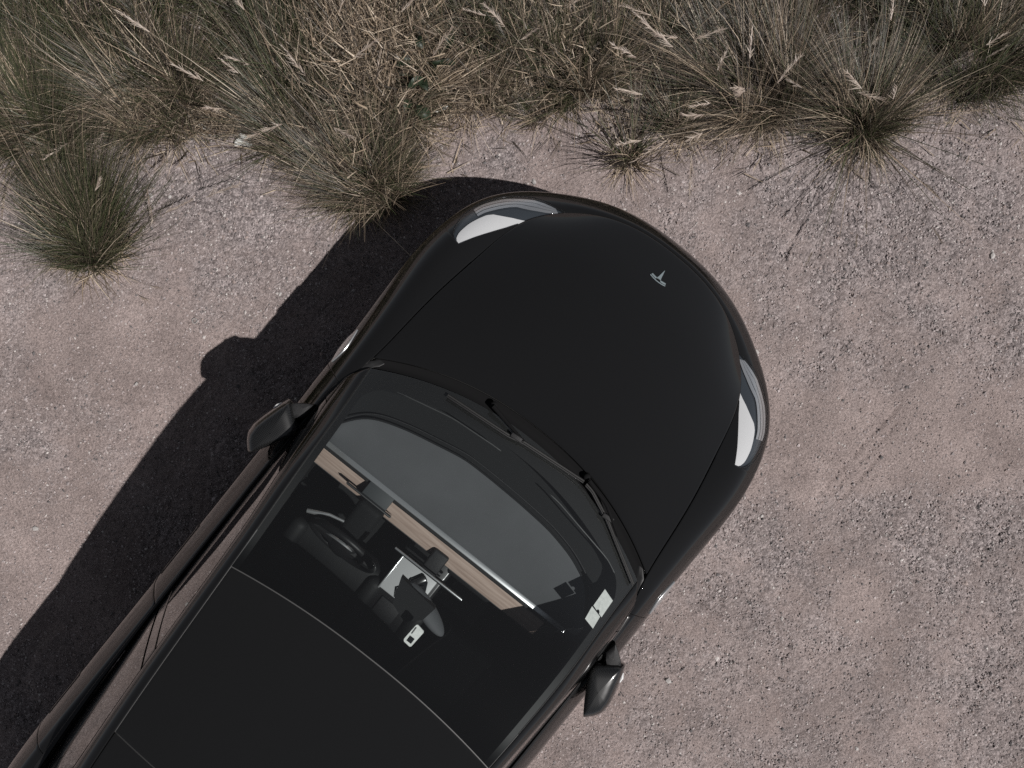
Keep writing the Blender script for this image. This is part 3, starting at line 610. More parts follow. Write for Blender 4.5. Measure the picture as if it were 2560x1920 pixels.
# ------------------------------------------------------------------ folded door mirrors with carbon caps
def door_mirror(sgn):
    out = np.array([(-1.703, .948), (-1.753, .970), (-1.833, .994), (-1.888, 1.007), (-1.935, 1.005), (-1.967, .988), (-2.006, .952), (-1.957, .917), (-1.905, .887), (-1.855, .856), (-1.812, .835), (-1.778, .840)])
    k = np.linspace(0, 12, 72, endpoint=False); cl = np.concatenate([out, out[:1]]); P = np.stack([np.interp(k, np.arange(13), cl[:, j]) for j in (0, 1)], -1)
    for _ in range(1): P = (np.roll(P, 1, 0) + 2 * P + np.roll(P, -1, 0)) / 4
    c = P.mean(0); layers = []
    prof = [(.885, .72), (.893, .86), (.915, .955), (.95, 1.0), (.985, .985), (1.008, .93), (1.020, .84), (1.028, .70), (1.033, .5), (1.035, .25), (1.0355, .02)]
    for z, sc in prof:
        Q = c + (P - c) * sc + np.array([0, -.030 * max(0, (z - .95) / .085)]) * (1 if sc > .1 else 1)
        layers.append(np.concatenate([Q, np.full((72, 1), z)], 1))
    G = np.stack(layers, 1); G = np.concatenate([G, G[:1]], 0) * [1, sgn, 1]
    V, F = panel_data(G, 0, 0, ref=np.array([c[0], c[1] * sgn, .95]))
    root = body('door_mirror', (V, F), M['carbon'])
    root['label'] = 'carbon weave mirror folded back on the %s side' % ('driver' if sgn > 0 else 'passenger')
    B = np.stack([np.concatenate([c + (P - c) * sc, np.full((72, 1), z)], 1) for z, sc in ((.887, .74), (.884, .4), (.883, .01))], 1)
    B = np.concatenate([B, B[:1]], 0) * [1, sgn, 1]; body('mirror_base', panel_data(B, 0, 0, ref=np.array([c[0], c[1] * sgn, 1.2])), M['trim'], root)
    # mirror glass on the edge that faces the door when folded
    inn = np.array([(-1.985, .937), (-1.955, .915), (-1.905, .886), (-1.868, .864), (-1.83, .846)]); kk = np.linspace(0, 4, 20); q = np.stack([np.interp(kk, range(5), inn[:, j]) for j in (0, 1)], -1)
    G = np.stack([np.concatenate([q + [0, -.004 + dy], np.full((20, 1), z)], 1) for z, dy in ((.91, .006), (.95, 0), (.985, 0), (1.0, .0))], 1) * [1, sgn, 1]
    body('mirror_glass', panel_data(G, 0, .003, ref=np.array([-1.9, 1.1 * sgn, .95])), M['chrome'], root)
    # stalk
    arm = np.array([(-1.655, .838), (-1.672, .866), (-1.700, .905), (-1.722, .928), (-1.752, .905), (-1.770, .882), (-1.742, .850), (-1.715, .832)])
    G = np.stack([np.concatenate([arm.mean(0) + (arm - arm.mean(0)) * sc, np.full((8, 1), z)], 1) for z, sc in ((.935, .7), (.95, .95), (.985, 1), (.998, .9), (1.001, .5), (1.001, .02))], 1)
    G = np.concatenate([G, G[:1]], 0) * [1, sgn, 1]; body('mirror_arm', panel_data(G, 0, 0, ref=np.array([-1.71, .88 * sgn, .96])), M['plastic'], root)
    # glossy turn-signal sliver at the outer corner
    tube('signal_lens', [(-1.745, .957 * sgn, .965), (-1.765, .966 * sgn, .97), (-1.785, .971 * sgn, .97)], [.005, .009, .004], M['lampwhite'], root, 8)
door_mirror(1); door_mirror(-1)

# ------------------------------------------------------------------ wheels and underbody
def lathe(prof, seg=48):
    V = []; F = []
    for i, (r, y) in enumerate(prof):
        for k in range(seg): a = 2 * math.pi * k / seg; V.append((r * math.cos(a), y, r * math.sin(a)))
    for i in range(len(prof) - 1):
        for k in range(seg): F.append((i * seg + k, i * seg + (k + 1) % seg, (i + 1) * seg + (k + 1) % seg, (i + 1) * seg + k))
    return np.array(V), np.array(F)
for cx, cy in ((-.885, .80), (-.885, -.80), (-3.76, .805), (-3.76, -.805)):
    sg = 1 if cy > 0 else -1; off = np.array([cx, cy, .338])
    V, F = lathe([(.225, -.11), (.30, -.118), (.33, -.105), (.338, -.07), (.338, .07), (.33, .105), (.30, .118), (.235, .112)]); ty = body('wheel', (V * [1, sg, 1] + off, F), M['tyre'])
    V, F = lathe([(.235, .112), (.228, .108), (.222, .06), (.215, -.08), (.06, -.07), (.06, .05), (.045, .075), (.001, .078)]); body('rim', (V * [1, sg, 1] + off, F), M['rim'], ty)
    for k in range(5):
        bm = bmesh.new(); bmesh.ops.create_cube(bm, size=1)
        for v in bm.verts: v.co = Vector((v.co.x * .19 + .135, v.co.y * .02 + .072, v.co.z * (.045 + .05 * (v.co.x + .5))))
        bmesh.ops.transform(bm, matrix=Matrix.Translation(off) @ Matrix.Diagonal((1, sg, 1, 1)) @ Matrix.Rotation(2 * math.pi * k / 5, 4, 'Y'), verts=bm.verts); bm_obj('spoke', bm, M['rim'], ty, smooth=False)
rbox('underbody', (2.45, 1.68, .04), (-2.45, 0, .195), M['shell'], car, bev=.01); rbox('underbody', (.80, 1.15, .03), (-.80, 0, .20), M['shell'], car, bev=.01); rbox('underbody', (.75, 1.15, .03), (-4.07, 0, .20), M['shell'], car, bev=.01)

# ------------------------------------------------------------------ cabin
cabin = rbox('cabin_floor', (2.5, 1.70, .03), (-2.6, 0, .33), M['dashdark'], car, bev=.005)
# dashboard top: dark shelf under the glass, vinyl pad behind a curved step, silver line, wood strip
def sheet(name, A, B, mat, parent, nr=8, rim=.006, sag=0):
    A = np.array(A, float); B = np.array(B, float); P = A[:, None] + (B - A)[:, None] * np.linspace(0, 1, nr)[None, :, None]; P[..., 2] += sag * np.sin(np.linspace(0, np.pi, nr))[None]
    return body(name, panel_data(P, 0, rim, ref=np.array([-1.7, 0, -2.])), mat, parent)
yy = np.linspace(-.735, .735, 61)
shelf_front = np.stack([-1.215 - .22 * (np.abs(yy) / .735) ** 2.1, yy, np.full(61, .935)], -1); shelf_back = np.stack([np.full(61, -1.78), yy, np.full(61, .905)], -1)
dash = sheet('dashboard', shelf_front, shelf_back, M['dashdark'], car)
arc_y = np.array([-.70, -.645, -.598, -.457, -.31, -.138, .02, .179, .443, .56, .632, .68, .706]); arc_x = np.array([-1.70, -1.612, -1.549, -1.489, -1.458, -1.446, -1.441, -1.443, -1.499, -1.535, -1.569, -1.61, -1.661])
ya = np.linspace(-.70, .706, 70); xa = np.interp(ya, arc_y, arc_x)
for _ in range(6): xa[1:-1] = (xa[:-2] + 2 * xa[1:-1] + xa[2:]) / 4
sheet('dash_pad', np.stack([xa, ya, np.full(70, .944)], -1), np.stack([np.full(70, -1.758), ya, np.full(70, .915)], -1), M['dash'], dash, 14, .012, .010)
tube('pad_piping', [(x_ + .006, y_, .945) for x_, y_ in zip(xa, ya)], .0045, M['dashdark'], dash, 6)
tube('pad_piping', [(x_ + .030, y_, .941) for x_, y_ in zip(xa, ya)], .0035, M['plastic'], dash, 6)
rbox('trim_strip', (.024, 1.38, .010), (-1.769, .035, .915), M['satin'], dash, rot=(0, .25, 0), bev=.003)
rbox('vent_slot', (.020, 1.36, .02), (-1.789, .03, .893), M['shell'], dash, bev=.003)
rbox('wood_strip', (.100, 1.30, .012), (-1.842, .08, .856), M['wood'], dash, rot=(0, -.45, 0), bev=.004)
rbox('lower_dash', (.12, 1.36, .30), (-1.80, .03, .70), M['dashdark'], dash, bev=.02)
rbox('glove_box', (.14, .55, .20), (-1.86, -.36, .66), M['dashdark'], dash, bev=.02)
tube('strip_edge', [(-1.889, -.54, .834), (-1.889, .72, .834)], .0035, M['seal'], dash, 6)
# driver display behind the wheel, steering column, stalk and wheel
cl_ = rbox('driver_display', (.012, .245, .10), (-1.850, .398, .905), M['screen'], car, rot=(0, .15, 0), bev=.004)
rbox('display_bezel', (.006, .25, .006), (-1.843, .398, .955), M['seal'], cl_, bev=.002)
rbox('display_mount', (.075, .135, .016), (-1.812, .378, .915), M['mount'], cl_, rot=(0, .1, 0), bev=.004)
rbox('column_shroud', (.20, .13, .10), (-1.95, .37, .83), M['dashdark'], car, rot=(0, -.35, 0), bev=.03)
st = tube('turn_stalk', [(-2.015, .43, .842), (-2.03, .50, .85), (-2.062, .56, .853), (-2.078, .592, .853)], [.007, .008, .012, .011], M['satin'], car, 10)
wc = Vector((-2.12, .37, .80)); tilt = math.radians(62)
def wheel_frame(a, r, d=0): return wc + Vector((math.cos(tilt) * r * math.cos(a), r * math.sin(a), math.sin(tilt) * r * math.cos(a))) + Vector((-math.sin(tilt), 0, math.cos(tilt))) * d
bm = bmesh.new(); R_ = []
for k in range(48):
    a = 2 * math.pi * k / 48; ctr_ = wheel_frame(a, .178); rad_ = (wheel_frame(a, 1) - wc).normalized(); ax_ = Vector((-math.sin(tilt), 0, math.cos(tilt)))
    R_.append([bm.verts.new(ctr_ + (rad_ * math.cos(b) + ax_ * math.sin(b)) * .0165) for b in [2 * math.pi * j / 12 for j in range(12)]])
for k in range(48):
    for j in range(12): bm.faces.new((R_[k][j], R_[(k + 1) % 48][j], R_[(k + 1) % 48][(j + 1) % 12], R_[k][(j + 1) % 12]))
sw = bm_obj('steering_wheel', bm, M['leather'], car)
bm = bmesh.new(); bmesh.ops.create_uvsphere(bm, u_segments=24, v_segments=12, radius=1)
bmesh.ops.transform(bm, matrix=Matrix.Translation(wc) @ Matrix.Rotation(-(math.pi / 2 - tilt), 4, 'Y') @ Matrix.Diagonal((.065, .078, .032, 1)), verts=bm.verts); bm_obj('hub', bm, M['leather'], sw)
for a in (math.pi / 2, -math.pi / 2, math.pi): tube('spoke', [wheel_frame(a, .05), wheel_frame(a, .11), wheel_frame(a, .172)], [.026, .018, .013], M['leather'], sw, 8)
tube('spoke_trim', [wheel_frame(a, .115, .014) for a in np.linspace(-.5, .9, 10)], [.002, .005, .006, .007, .007, .007, .007, .006, .005, .002], M['satin'], sw, 6)
# centre screen
cs = rbox('center_screen', (.014, .372, .225), (-1.945, -.011, .875), M['screen'], car, rot=(0, .16, 0), bev=.005)
rbox('screen_bezel', (.009, .375, .007), (-1.926, -.011, .984), M['satin'], cs, bev=.003)
rbox('screen_mount', (.10, .08, .05), (-1.89, -.011, .86), M['plastic'], cs, bev=.01)
# console
con = rbox('center_console', (.98, .27, .26), (-2.42, .0, .47), M['trim'], car, bev=.02)
rbox('console_lid', (.19, .215, .012), (-2.125, .005, .612), M['lid'], con, rot=(0, .12, 0), bev=.006)
rbox('lid_edge', (.20, .010, .014), (-2.125, .112, .618), M['satin'], con, rot=(0, .12, 0), bev=.003)
rbox('phone_dock', (.13, .085, .02), (-2.13, -.052, .628), M['screen'], con, rot=(0, .12, .45), bev=.006)
rbox('phone_dock', (.075, .030, .025), (-2.075, -.025, .632), M['trim'], con, rot=(0, .12, -.5), bev=.006)
tube('cable', [(-2.08, -.06, .64), (-2.12, -.01, .645), (-2.17, .035, .64), (-2.21, .02, .63)], .005, M['trim'], con, 6)
rbox('cup_ring', (.10, .12, .012), (-2.30, .01, .604), M['plastic'], con, bev=.005)
# seats
def seat(name, y0):
    s = rbox('seat', (.52, .50, .15), (-2.42, y0, .50), M['seat'], car, rot=(0, -.12, 0), bev=.05, seg=4)
    rbox('backrest', (.14, .50, .62), (-2.76, y0, .82), M['seat'], s, rot=(0, -.38, 0), bev=.06, seg=4)
    rbox('headrest', (.10, .27, .19), (-2.92, y0, 1.20), M['seat'], s, rot=(0, -.25, 0), bev=.04, seg=4)
    for k in (-1, 1): rbox('bolster', (.46, .09, .12), (-2.42, y0 + k * .235, .555), M['seat'], s, rot=(0, -.12, 0), bev=.04, seg=4)
    return s
seat('driver', .37); seat('passenger', -.37)
for sg in (1, -1): rbox('door_card', (1.9, .06, .42), (-2.6, sg * .77, .70), M['frit'], car, bev=.02)
rb = rbox('rear_bench', (.55, 1.25, .16), (-3.35, 0, .52), M['seat'], car, bev=.05); rbox('backrest', (.16, 1.25, .6), (-3.66, 0, .82), M['seat'], rb, rot=(0, -.4, 0), bev=.05)
# camera housing and rear-view mirror under the glass
ch = plate('camera_housing', [[(-1.935, .088), (-1.950, -.098), (-2.010, -.085), (-2.055, -.03), (-2.03, .05)]], lambda x, y: 1.225 + (x + 2.0) * -.35, .05, M['dashdark'], car)
bm = bmesh.new(); bmesh.ops.create_uvsphere(bm, u_segments=28, v_segments=14, radius=1)
bmesh.ops.transform(bm, matrix=Matrix.Translation((-1.985, -.075, 1.215)) @ Matrix.Rotation(-.35, 4, 'Z') @ Matrix.Rotation(-.5, 4, 'Y') @ Matrix.Diagonal((.030, .130, .045, 1)), verts=bm.verts); bm_obj('rear_view_mirror', bm, M['dash'], car)

# ------------------------------------------------------------------ things lying in the car
LOOSE = []
def loose(o, label, cat):
    LOOSE.append(o); mw = car.matrix_basis.copy(); o.matrix_basis = mw @ o.matrix_basis; return tag(o, label, cat)
def card(name, quad, label, cat, notch):
    cx_ = np.mean(quad, 0); P = np.array(quad)
    bm = bmesh.new(); top = []; bot = []
    pts = [tuple(p) for p in P]
    if notch:                                                   # half-round bite in one short edge
        a_, b_ = P[0], P[3]; mid = a_ * .45 + b_ * .55; d = (b_ - a_) / np.linalg.norm(b_ - a_); inn = (cx_ - mid) / np.linalg.norm(cx_ - mid)
        bite = [mid - d * .009 * math.cos(q) + inn * .009 * math.sin(q) for q in np.linspace(math.pi, 0, 7)]
        pts = [tuple(P[0]), tuple(P[1]), tuple(P[2]), tuple(P[3])] + [tuple(b) for b in bite]
    for x, y in pts:
        g = on_glass(x, y); top.append(bm.verts.new((g[0], g[1], g[2] - .0012))); bot.append(bm.verts.new((g[0], g[1], g[2] - .0026)))
    n = len(pts); bm.faces.new(top); bm.faces.new(bot[::-1])
    for i in range(n): bm.faces.new((top[i], bot[i], bot[(i + 1) % n], top[(i + 1) % n]))
    return loose(bm_obj(name, bm, M['paper'], None, smooth=False), label, cat)
card('windscreen_pass', [(-1.567, -.623), (-1.490, -.632), (-1.509, -.692), (-1.586, -.682)], 'larger white card stuck inside the lower windscreen corner', 'card', True)
card('windscreen_pass', [(-1.572, -.619), (-1.587, -.675), (-1.638, -.672), (-1.625, -.619)], 'smaller white square card below the larger one on the windscreen', 'card', False)
tagpoly = [(-2.004, -.074), (-2.004, -.070), (-2.008, -.066), (-2.071, -.061), (-2.077, -.063), (-2.081, -.068), (-2.083, -.096), (-2.079, -.101), (-2.014, -.107), (-2.009, -.104)]
def gz(dz): return lambda x, y: on_glass(x, y)[2] + dz
wtag = loose(plate('toll_tag', [tagpoly], gz(-.009), .006, M['paper'], None), 'small white tag with a black square stuck high inside the windscreen', 'tag')
def sq(cx_, cy_, a, b): return [(cx_ + a, cy_ + b), (cx_ - a, cy_ + b), (cx_ - a, cy_ - b), (cx_ + a, cy_ - b)]
plate('square_window', [sq(-2.061, -.083, .011, .011)], gz(-.0028), .0012, M['screen'], wtag)
plate('slot', [sq(-2.028, -.072, .014, .0022)], gz(-.0028), .0012, M['seal'], wtag)

# small correction of the traced proportions, applied alike to every piece of the car
def settle(o):
    if o.type == 'MESH':
        me = o.data; co = np.empty(len(me.vertices) * 3, np.float32); me.vertices.foreach_get('co', co); P = co.reshape(-1, 3).astype(float); x, y, z = P.T
        P2 = np.stack([x - .119 - .012 * x + .005 * np.abs(y) + .131 * z + .073 * x * (z - .9), y - .019 * y + .064 * y * (z - .9), z], -1)
        me.vertices.foreach_set('co', P2.astype(np.float32).ravel()); me.update()
    for ch_ in o.children: settle(ch_)
settle(car)
for o in LOOSE: settle(o)

# ------------------------------------------------------------------ grass
def blades(base, heading, length, tilt, bend, width, lean, col, seg=4):
    """ribbons: base (n,3), heading angle, tilt from vertical, bend, lean (n,2) metres at the tip"""
    n = len(base); t = np.linspace(0, 1, seg + 1)[None]
    L = length[:, None]; th = tilt[:, None] + bend[:, None] * t * .5
    r = L * t * np.sin(th); z = L * t * np.cos(th)
    hx, hy = np.cos(heading)[:, None], np.sin(heading)[:, None]; tp = t ** 1.4
    x = base[:, :1] + r * hx + lean[:, :1] * tp; y = base[:, 1:2] + r * hy + lean[:, 1:2] * tp
    z = np.maximum(z * np.sqrt(np.clip(1 - ((lean ** 2).sum(1, keepdims=True) * tp ** 2) / (L ** 2 + 1e-6) * .6, .1, 1)), .004 + .01 * t)
    z = z + base[:, 2:3]
    dx = np.gradient(x, axis=1); dy = np.gradient(y, axis=1); dl = np.hypot(dx, dy) + 1e-6
    w = width[:, None] * .5 * (1 - .85 * t ** 1.5); sxx, syy = -dy / dl, dx / dl
    A = np.stack([x + sxx * w, y + syy * w, z], -1); B = np.stack([x - sxx * w, y - syy * w, z], -1)
    V = np.stack([A, B], 2).reshape(-1, 3)
    k = np.arange(seg); f0 = np.stack([2 * k, 2 * k + 1, 2 * k + 3, 2 * k + 2], -1)
    F = (f0[None] + (np.arange(n) * 2 * (seg + 1))[:, None, None]).reshape(-1, 4)
    tips = np.stack([x[:, -1], y[:, -1], z[:, -1]], -1); d = np.stack([x[:, -1] - x[:, -2], y[:, -1] - y[:, -2], z[:, -1] - z[:, -2]], -1)
    return V, F, np.repeat(col, 2 * (seg + 1), 0), tips, d / (np.linalg.norm(d, axis=1, keepdims=True) + 1e-6)
GREEN = np.array([[.060, .072, .033], [.080, .084, .044], [.044, .054, .028], [.105, .102, .058]])
STRAW = np.array([[.34, .262, .188], [.46, .365, .268], [.22, .168, .120], [.58, .48, .37], [.15, .116, .085]])
BROWN = np.array([[.105, .082, .062], [.065, .052, .041], [.15, .118, .09], [.045, .038, .032]])
def mixcol(n, g, s):
    r = rng.random(n); c = np.where((r < g)[:, None], GREEN[rng.integers(0, 4, n)], np.where((r < g + s)[:, None], STRAW[rng.integers(0, 5, n)], BROWN[rng.integers(0, 4, n)]))
    return c * (.8 + .4 * rng.random((n, 1)))
def tuft_blades(n, cx, cy, rx, ry, h, lean, g, s, spread=.55, w=.0028, hvar=.65, droop=.9, per=42):
    """a tuft is many small bunches; the blades of one bunch share direction, tone and bend"""
    m = max(5, n // per); ca_ = rng.random(m) * 6.283; cq = np.sqrt(rng.random(m)); k = rng.integers(0, m, n)
    hx = cx + rx * cq * np.cos(ca_); hy = cy + ry * cq * np.sin(ca_)
    bx_ = hx[k] + rng.normal(0, .016, n); by_ = hy[k] + rng.normal(0, .016, n)
    base = np.stack([bx_, by_, ground_z(bx_, by_) - .004], -1)
    chead = ca_ + rng.normal(0, .7, m); ctilt = np.abs(rng.normal(0, spread, m)) * (.3 + .9 * cq); cl = h * (.45 + .6 * rng.random(m)); cb = droop * rng.random(m) * 2.0
    clean = np.array(lean)[None] * (1 + .35 * rng.standard_normal((m, 1))) + rng.normal(0, .13, (m, 2)) * h
    L = cl[k] * (1 - hvar * rng.random(n) ** 1.5)
    head = chead[k] + rng.normal(0, .65, n); tilt = np.clip((ctilt[k] + rng.normal(0, .27, n)) * (1 - .5 * np.maximum(0, -np.sin(head))), 0, 1.48)
    ln = clean[k] * (L / h)[:, None] * (1 + .2 * rng.standard_normal((n, 1))) + rng.normal(0, .06, (n, 2)) * h
    tone = np.clip(rng.normal(0, .22, m), -.45, .45)[k]                 # some bunches greener, some bleached
    r = rng.random(n); gg = np.clip(g * 1.1 - tone, 0, 1); ss = np.clip(s * .72 + tone, 0, 1)
    col = np.where((r < gg)[:, None], GREEN[rng.integers(0, 4, n)], np.where((r < gg + ss)[:, None], STRAW[rng.integers(0, 5, n)], BROWN[rng.integers(0, 4, n)])) * (.5 + .8 * rng.random((n, 1)) ** 1.3)
    return blades(base, head, L, tilt, cb[k] + .3 * rng.random(n), w * (.55 + .9 * rng.random(n)), ln, col)
def seed_head(tip, dr, size, col):
    """feathery plume: many short awns along the last stretch of a stem"""
    k = 30; d = Vector(dr); t = np.linspace(0, 1, k); size = size * (.7 + .6 * rng.random())
    b = tip + np.array(d)[None] * (t[:, None] * size) + np.array([0, 0, -.08])[None] * (t[:, None] ** 2) * size
    hd = math.atan2(d.y, d.x) + rng.normal(0, .32, k)
    return blades(b, hd, size * .30 * (.5 + rng.random(k)) * (1 - .5 * t), np.full(k, 1.25) + rng.normal(0, .25, k), np.zeros(k), np.full(k, .0036), np.zeros((k, 2)), col[rng.integers(0, len(col), k)] * (.8 + .4 * rng.random((k, 1))), 2)[:3]
PLUME = np.array([[.42, .35, .29], [.36, .29, .24], [.50, .43, .37], [.28, .22, .185]])
def tussock(px, py, rpx, n, h, lean, g, s, label, plumes=0, spread=.55, ry=None, w=.0027, cat='grass tuft', name='grass_tussock'):
    cx, cy = gpos(px, py); r = rpx / S0; root = empty(name, (cx, cy, 0)); tag(root, label, cat, 'grass tussocks along the verge')
    V, F, C, tp, d = tuft_blades(int(n * 1.25), cx, cy, r, (ry or rpx) / S0, h, lean, g, s, spread, w)
    mesh_np('blades', V - [cx, cy, 0], F, M['veg'], root, col=C)
    # dead thatch round the foot
    q = max(60, n // 12); a = rng.random(q) * 6.283; rr = r * (.5 + .8 * rng.random(q)); bx_ = cx + rr * np.cos(a); by_ = cy + rr * np.sin(a) * (ry or rpx) / rpx
    V2, F2, C2, _, _ = blades(np.stack([bx_, by_, ground_z(bx_, by_) + .01], -1), a + rng.normal(0, .7, q), .06 + .14 * rng.random(q), np.full(q, 1.35), .4 * rng.random(q), .004 * (.6 + .8 * rng.random(q)), np.zeros((q, 2)), STRAW[rng.integers(0, 5, q)] * (.8 + .4 * rng.random((q, 1))), 3)
    mesh_np('thatch', V2 - [cx, cy, 0], F2, M['veg'], root, col=C2)
    if plumes:
        V, F, C, tp, d = tuft_blades(plumes, cx, cy, r * .9, r * .9, h * 1.5, (lean[0] * 1.6, lean[1] * 1.6), 0, .7, .35, .0028, .3, 1.2, per=3)
        mesh_np('stems', V - [cx, cy, 0], F, M['veg'], root, col=C)
        for i in range(plumes):
            V, F, C = seed_head(tp[i], d[i], .15, PLUME); mesh_np('seed_head', V - [cx, cy, 0], F, M['veg'], root, col=C)
    return root
tussock(228, 620, 62, 2400, .58, (.01, .34), .60, .10, 'dense green tussock standing alone on the gravel at far left', 8, spread=.42)
tussock(925, 465, 85, 2600, .58, (-.12, .34), .28, .42, 'large straw and green tussock right behind the car shadow', 10, ry=70)
tussock(770, 330, 85, 1900, .60, (-.12, .34), .40, .32, 'tall leaning tussock behind the one at the car shadow', 8)
tussock(400, 265, 100, 1800, .60, (-.12, .30), .25, .45, 'bleached leaning tussock between the green one and the white scraps', 6)
tussock(110, 320, 110, 2200, .58, (-.05, .30), .48, .22, 'shaggy olive tussock at the left edge behind the lone green one', 6)
tussock(2150, 320, 60, 2000, .58, (-.05, .24), .22, .40, 'broad fountain-shaped tussock on gravel at upper right', 14, spread=.95)
tussock(1567, 402, 20, 130, .60, (-.02, .16), .10, .42, 'small sparse dry tuft in front of the hood', 0, spread=1.4, w=.004)
tussock(1330, 262, 80, 700, .20, (.02, .10), .40, .35, 'low thin grass patch at the verge ahead of the hood', 0, spread=.9, ry=40)
tussock(1700, 310, 45, 800, .42, (.04, .28), .22, .48, 'straw tuft leaning away beside the dark hollow', 4)
tussock(1880, 245, 120, 2000, .62, (-.22, .22), .22, .25, 'dark tussock with pale feathery plumes bent to the left', 34, ry=80)
tussock(1440, 190, 110, 1700, .55, (.02, .26), .35, .32, 'upright brown green tussock in the middle of the verge', 8, ry=70)
tussock(1170, 205, 90, 1300, .48, (.04, .22), .25, .48, 'short straw tussock beside the broad-leaved weed', 6)
tussock(2430, 140, 120, 2000, .60, (.06, .24), .45, .12, 'dark green brown tussock at the upper right corner', 6)
tussock(960, 235, 120, 1500, .58, (.02, .26), .06, .80, 'bleached straw clump of dead stalks behind the white scrap', 8, spread=.8, ry=110, w=.0055)
# long thin stems leaning far out of the fountain-shaped tussock, throwing thread-like shadows on the gravel
fx, fy = gpos(2150, 320); fount = [o for o in COL.objects if o.get('label', '').startswith('broad fountain')][0]
n = 46; a = np.concatenate([rng.uniform(2.6, 4.6, 26), rng.uniform(-1.2, 1.0, 20)]); 
V, F, C, tp, d = blades(np.stack([rng.normal(0, .03, n), rng.normal(0, .03, n), np.full(n, .0)], -1), a, .45 + .40 * rng.random(n), rng.uniform(.75, 1.2, n), .5 * rng.random(n), np.full(n, .0052), rng.normal(0, .03, (n, 2)), mixcol(n, .2, .25), 5)
mesh_np('long_stems', V, F, M['veg'], fount, col=C)
for i in range(0, n, 6):
    V, F, C = seed_head(tp[i], d[i], .09, PLUME * .6); mesh_np('seed_head', V, F, M['veg'], fount, col=C)
# dead leafy stalks tangled at all angles
def tangle(px, py, rx, ry, n, hmax, label):
    cx, cy = gpos(px, py); root = empty('dead_stalk_clump', (cx, cy, 0)); tag(root, label, 'dead stalks')
    X = rng.normal(0, rx / S0 * .5, n); Y = rng.normal(0, ry / S0 * .5, n); Z = ground_z(X + cx, Y + cy) + hmax * rng.random(n) ** 1.3
    c = np.where(rng.random((n, 1)) < .6, STRAW[rng.integers(0, 5, n)], BROWN[rng.integers(0, 4, n)] * 1.3) * (.65 + .5 * rng.random((n, 1)))
    V, F, C, _, _ = blades(np.stack([X, Y, Z], -1), rng.normal(1.57, 1.3, n), .04 + .13 * rng.random(n) ** 1.4, rng.uniform(.4, 1.6, n), rng.normal(0, 1.2, n), .0028 + .0045 * rng.random(n) ** 2.5, np.zeros((n, 2)), c, 3)
    mesh_np('dead_leaves', V, F, M['veg'], root, col=C)
    m = n // 12; V, F, C, _, _ = blades(np.stack([rng.normal(0, rx / S0 * .5, m), rng.normal(0, ry / S0 * .5, m), np.zeros(m)], -1), rng.normal(1.57, .9, m), hmax * (.7 + .8 * rng.random(m)), np.abs(rng.normal(.2, .3, m)), .5 * rng.random(m), np.full(m, .004), np.stack([rng.normal(-.03, .06, m), rng.normal(.12, .06, m)], -1), STRAW[rng.integers(0, 5, m)], 4)
    mesh_np('stalks', V, F, M['veg'], root, col=C)
tangle(930, 140, 150, 190, 3600, .38, 'bleached tangle of dead leafy stalks at the top, left of the weed')
tangle(1190, 215, 170, 60, 1300, .14, 'low straw-coloured tangle at the verge, right of the weed')
tangle(480, 310, 150, 45, 900, .08, 'flattened pale straw patch around the white scraps')
tangle(1400, 110, 190, 130, 900, .30, 'brownish tangle of dead stalks at the top of the verge')
# the verge behind: one mass of dry grass nobody could count
EDX = [gpos(p, 300)[0] for p in (-100, 250, 520, 760, 1100, 1400, 1650, 1950, 2300, 2700)]; EDY = [gpos(1280, p)[1] for p in (370, 310, 270, 255, 195, 165, 175, 180, 105, 80)]
parts = []; kk = 0
for _ in range(760):
    x = rng.uniform(-4.3, 4.3); y = np.interp(x, EDX, EDY) + .03 + 1.75 * rng.random() ** 1.1
    if fbm(np.array(x * 2.4), np.array(y * 2.4), 91, 3) < .42: continue
    dry = float(fbm(np.array(x * 1.2 + 4), np.array(y * 1.2), 95, 3)); g_ = np.clip(.50 - 1.6 * (dry - .44), .05, .55); s_ = np.clip(.08 + 2.0 * (dry - .44), .03, .6)
    V, F, C, _, _ = tuft_blades(52, x, y, .07, .07, .36 + .38 * rng.random(), (rng.normal(-.08, .10), rng.normal(.20, .09)), g_, s_, .5, .0034, per=13)
    parts.append((V, F + kk, C)); kk += len(V)
V, F, C = (np.concatenate([p[i] for p in parts]) for i in range(3))
tag(mesh_np('verge_grass', V, F, M['veg'], col=C), 'mass of dry brown and green grass filling the verge at the top', 'grass', kind='stuff')
# broken straw lying flat along the edge of the verge
n = 4800; X = rng.uniform(-3.0, 2.9, n); e2 = np.interp(X, [gpos(p, 300)[0] for p in (-100, 250, 520, 760, 1000, 1400, 1650, 1950, 2300, 2700)], [gpos(1280, p)[1] for p in (420, 400, 350, 400, 330, 290, 330, 330, 250, 200)])
Y = e2 + rng.normal(.12, .14, n); k = (rng.random(n) < .25 + .9 * (fbm(X * 2, Y * 2, 77, 3) > .5)); X, Y = X[k], Y[k]; n = len(X)
V, F, C, _, _ = blades(np.stack([X, Y, ground_z(X, Y) + .004 + .02 * rng.random(n)], -1), rng.random(n) * 6.283, .03 + .13 * rng.random(n), np.full(n, 1.5), np.zeros(n), .0038 * (.6 + rng.random(n)), np.zeros((n, 2)), np.where(rng.random((n, 1)) < .5, STRAW[rng.integers(0, 5, n)], BROWN[rng.integers(0, 4, n)]) * (.6 + .6 * rng.random((n, 1))), 2)
tag(mesh_np('fallen_straw', V, F, M['veg'], col=C), 'broken dead straw lying flat along the edge of the verge', 'straw', kind='stuff')

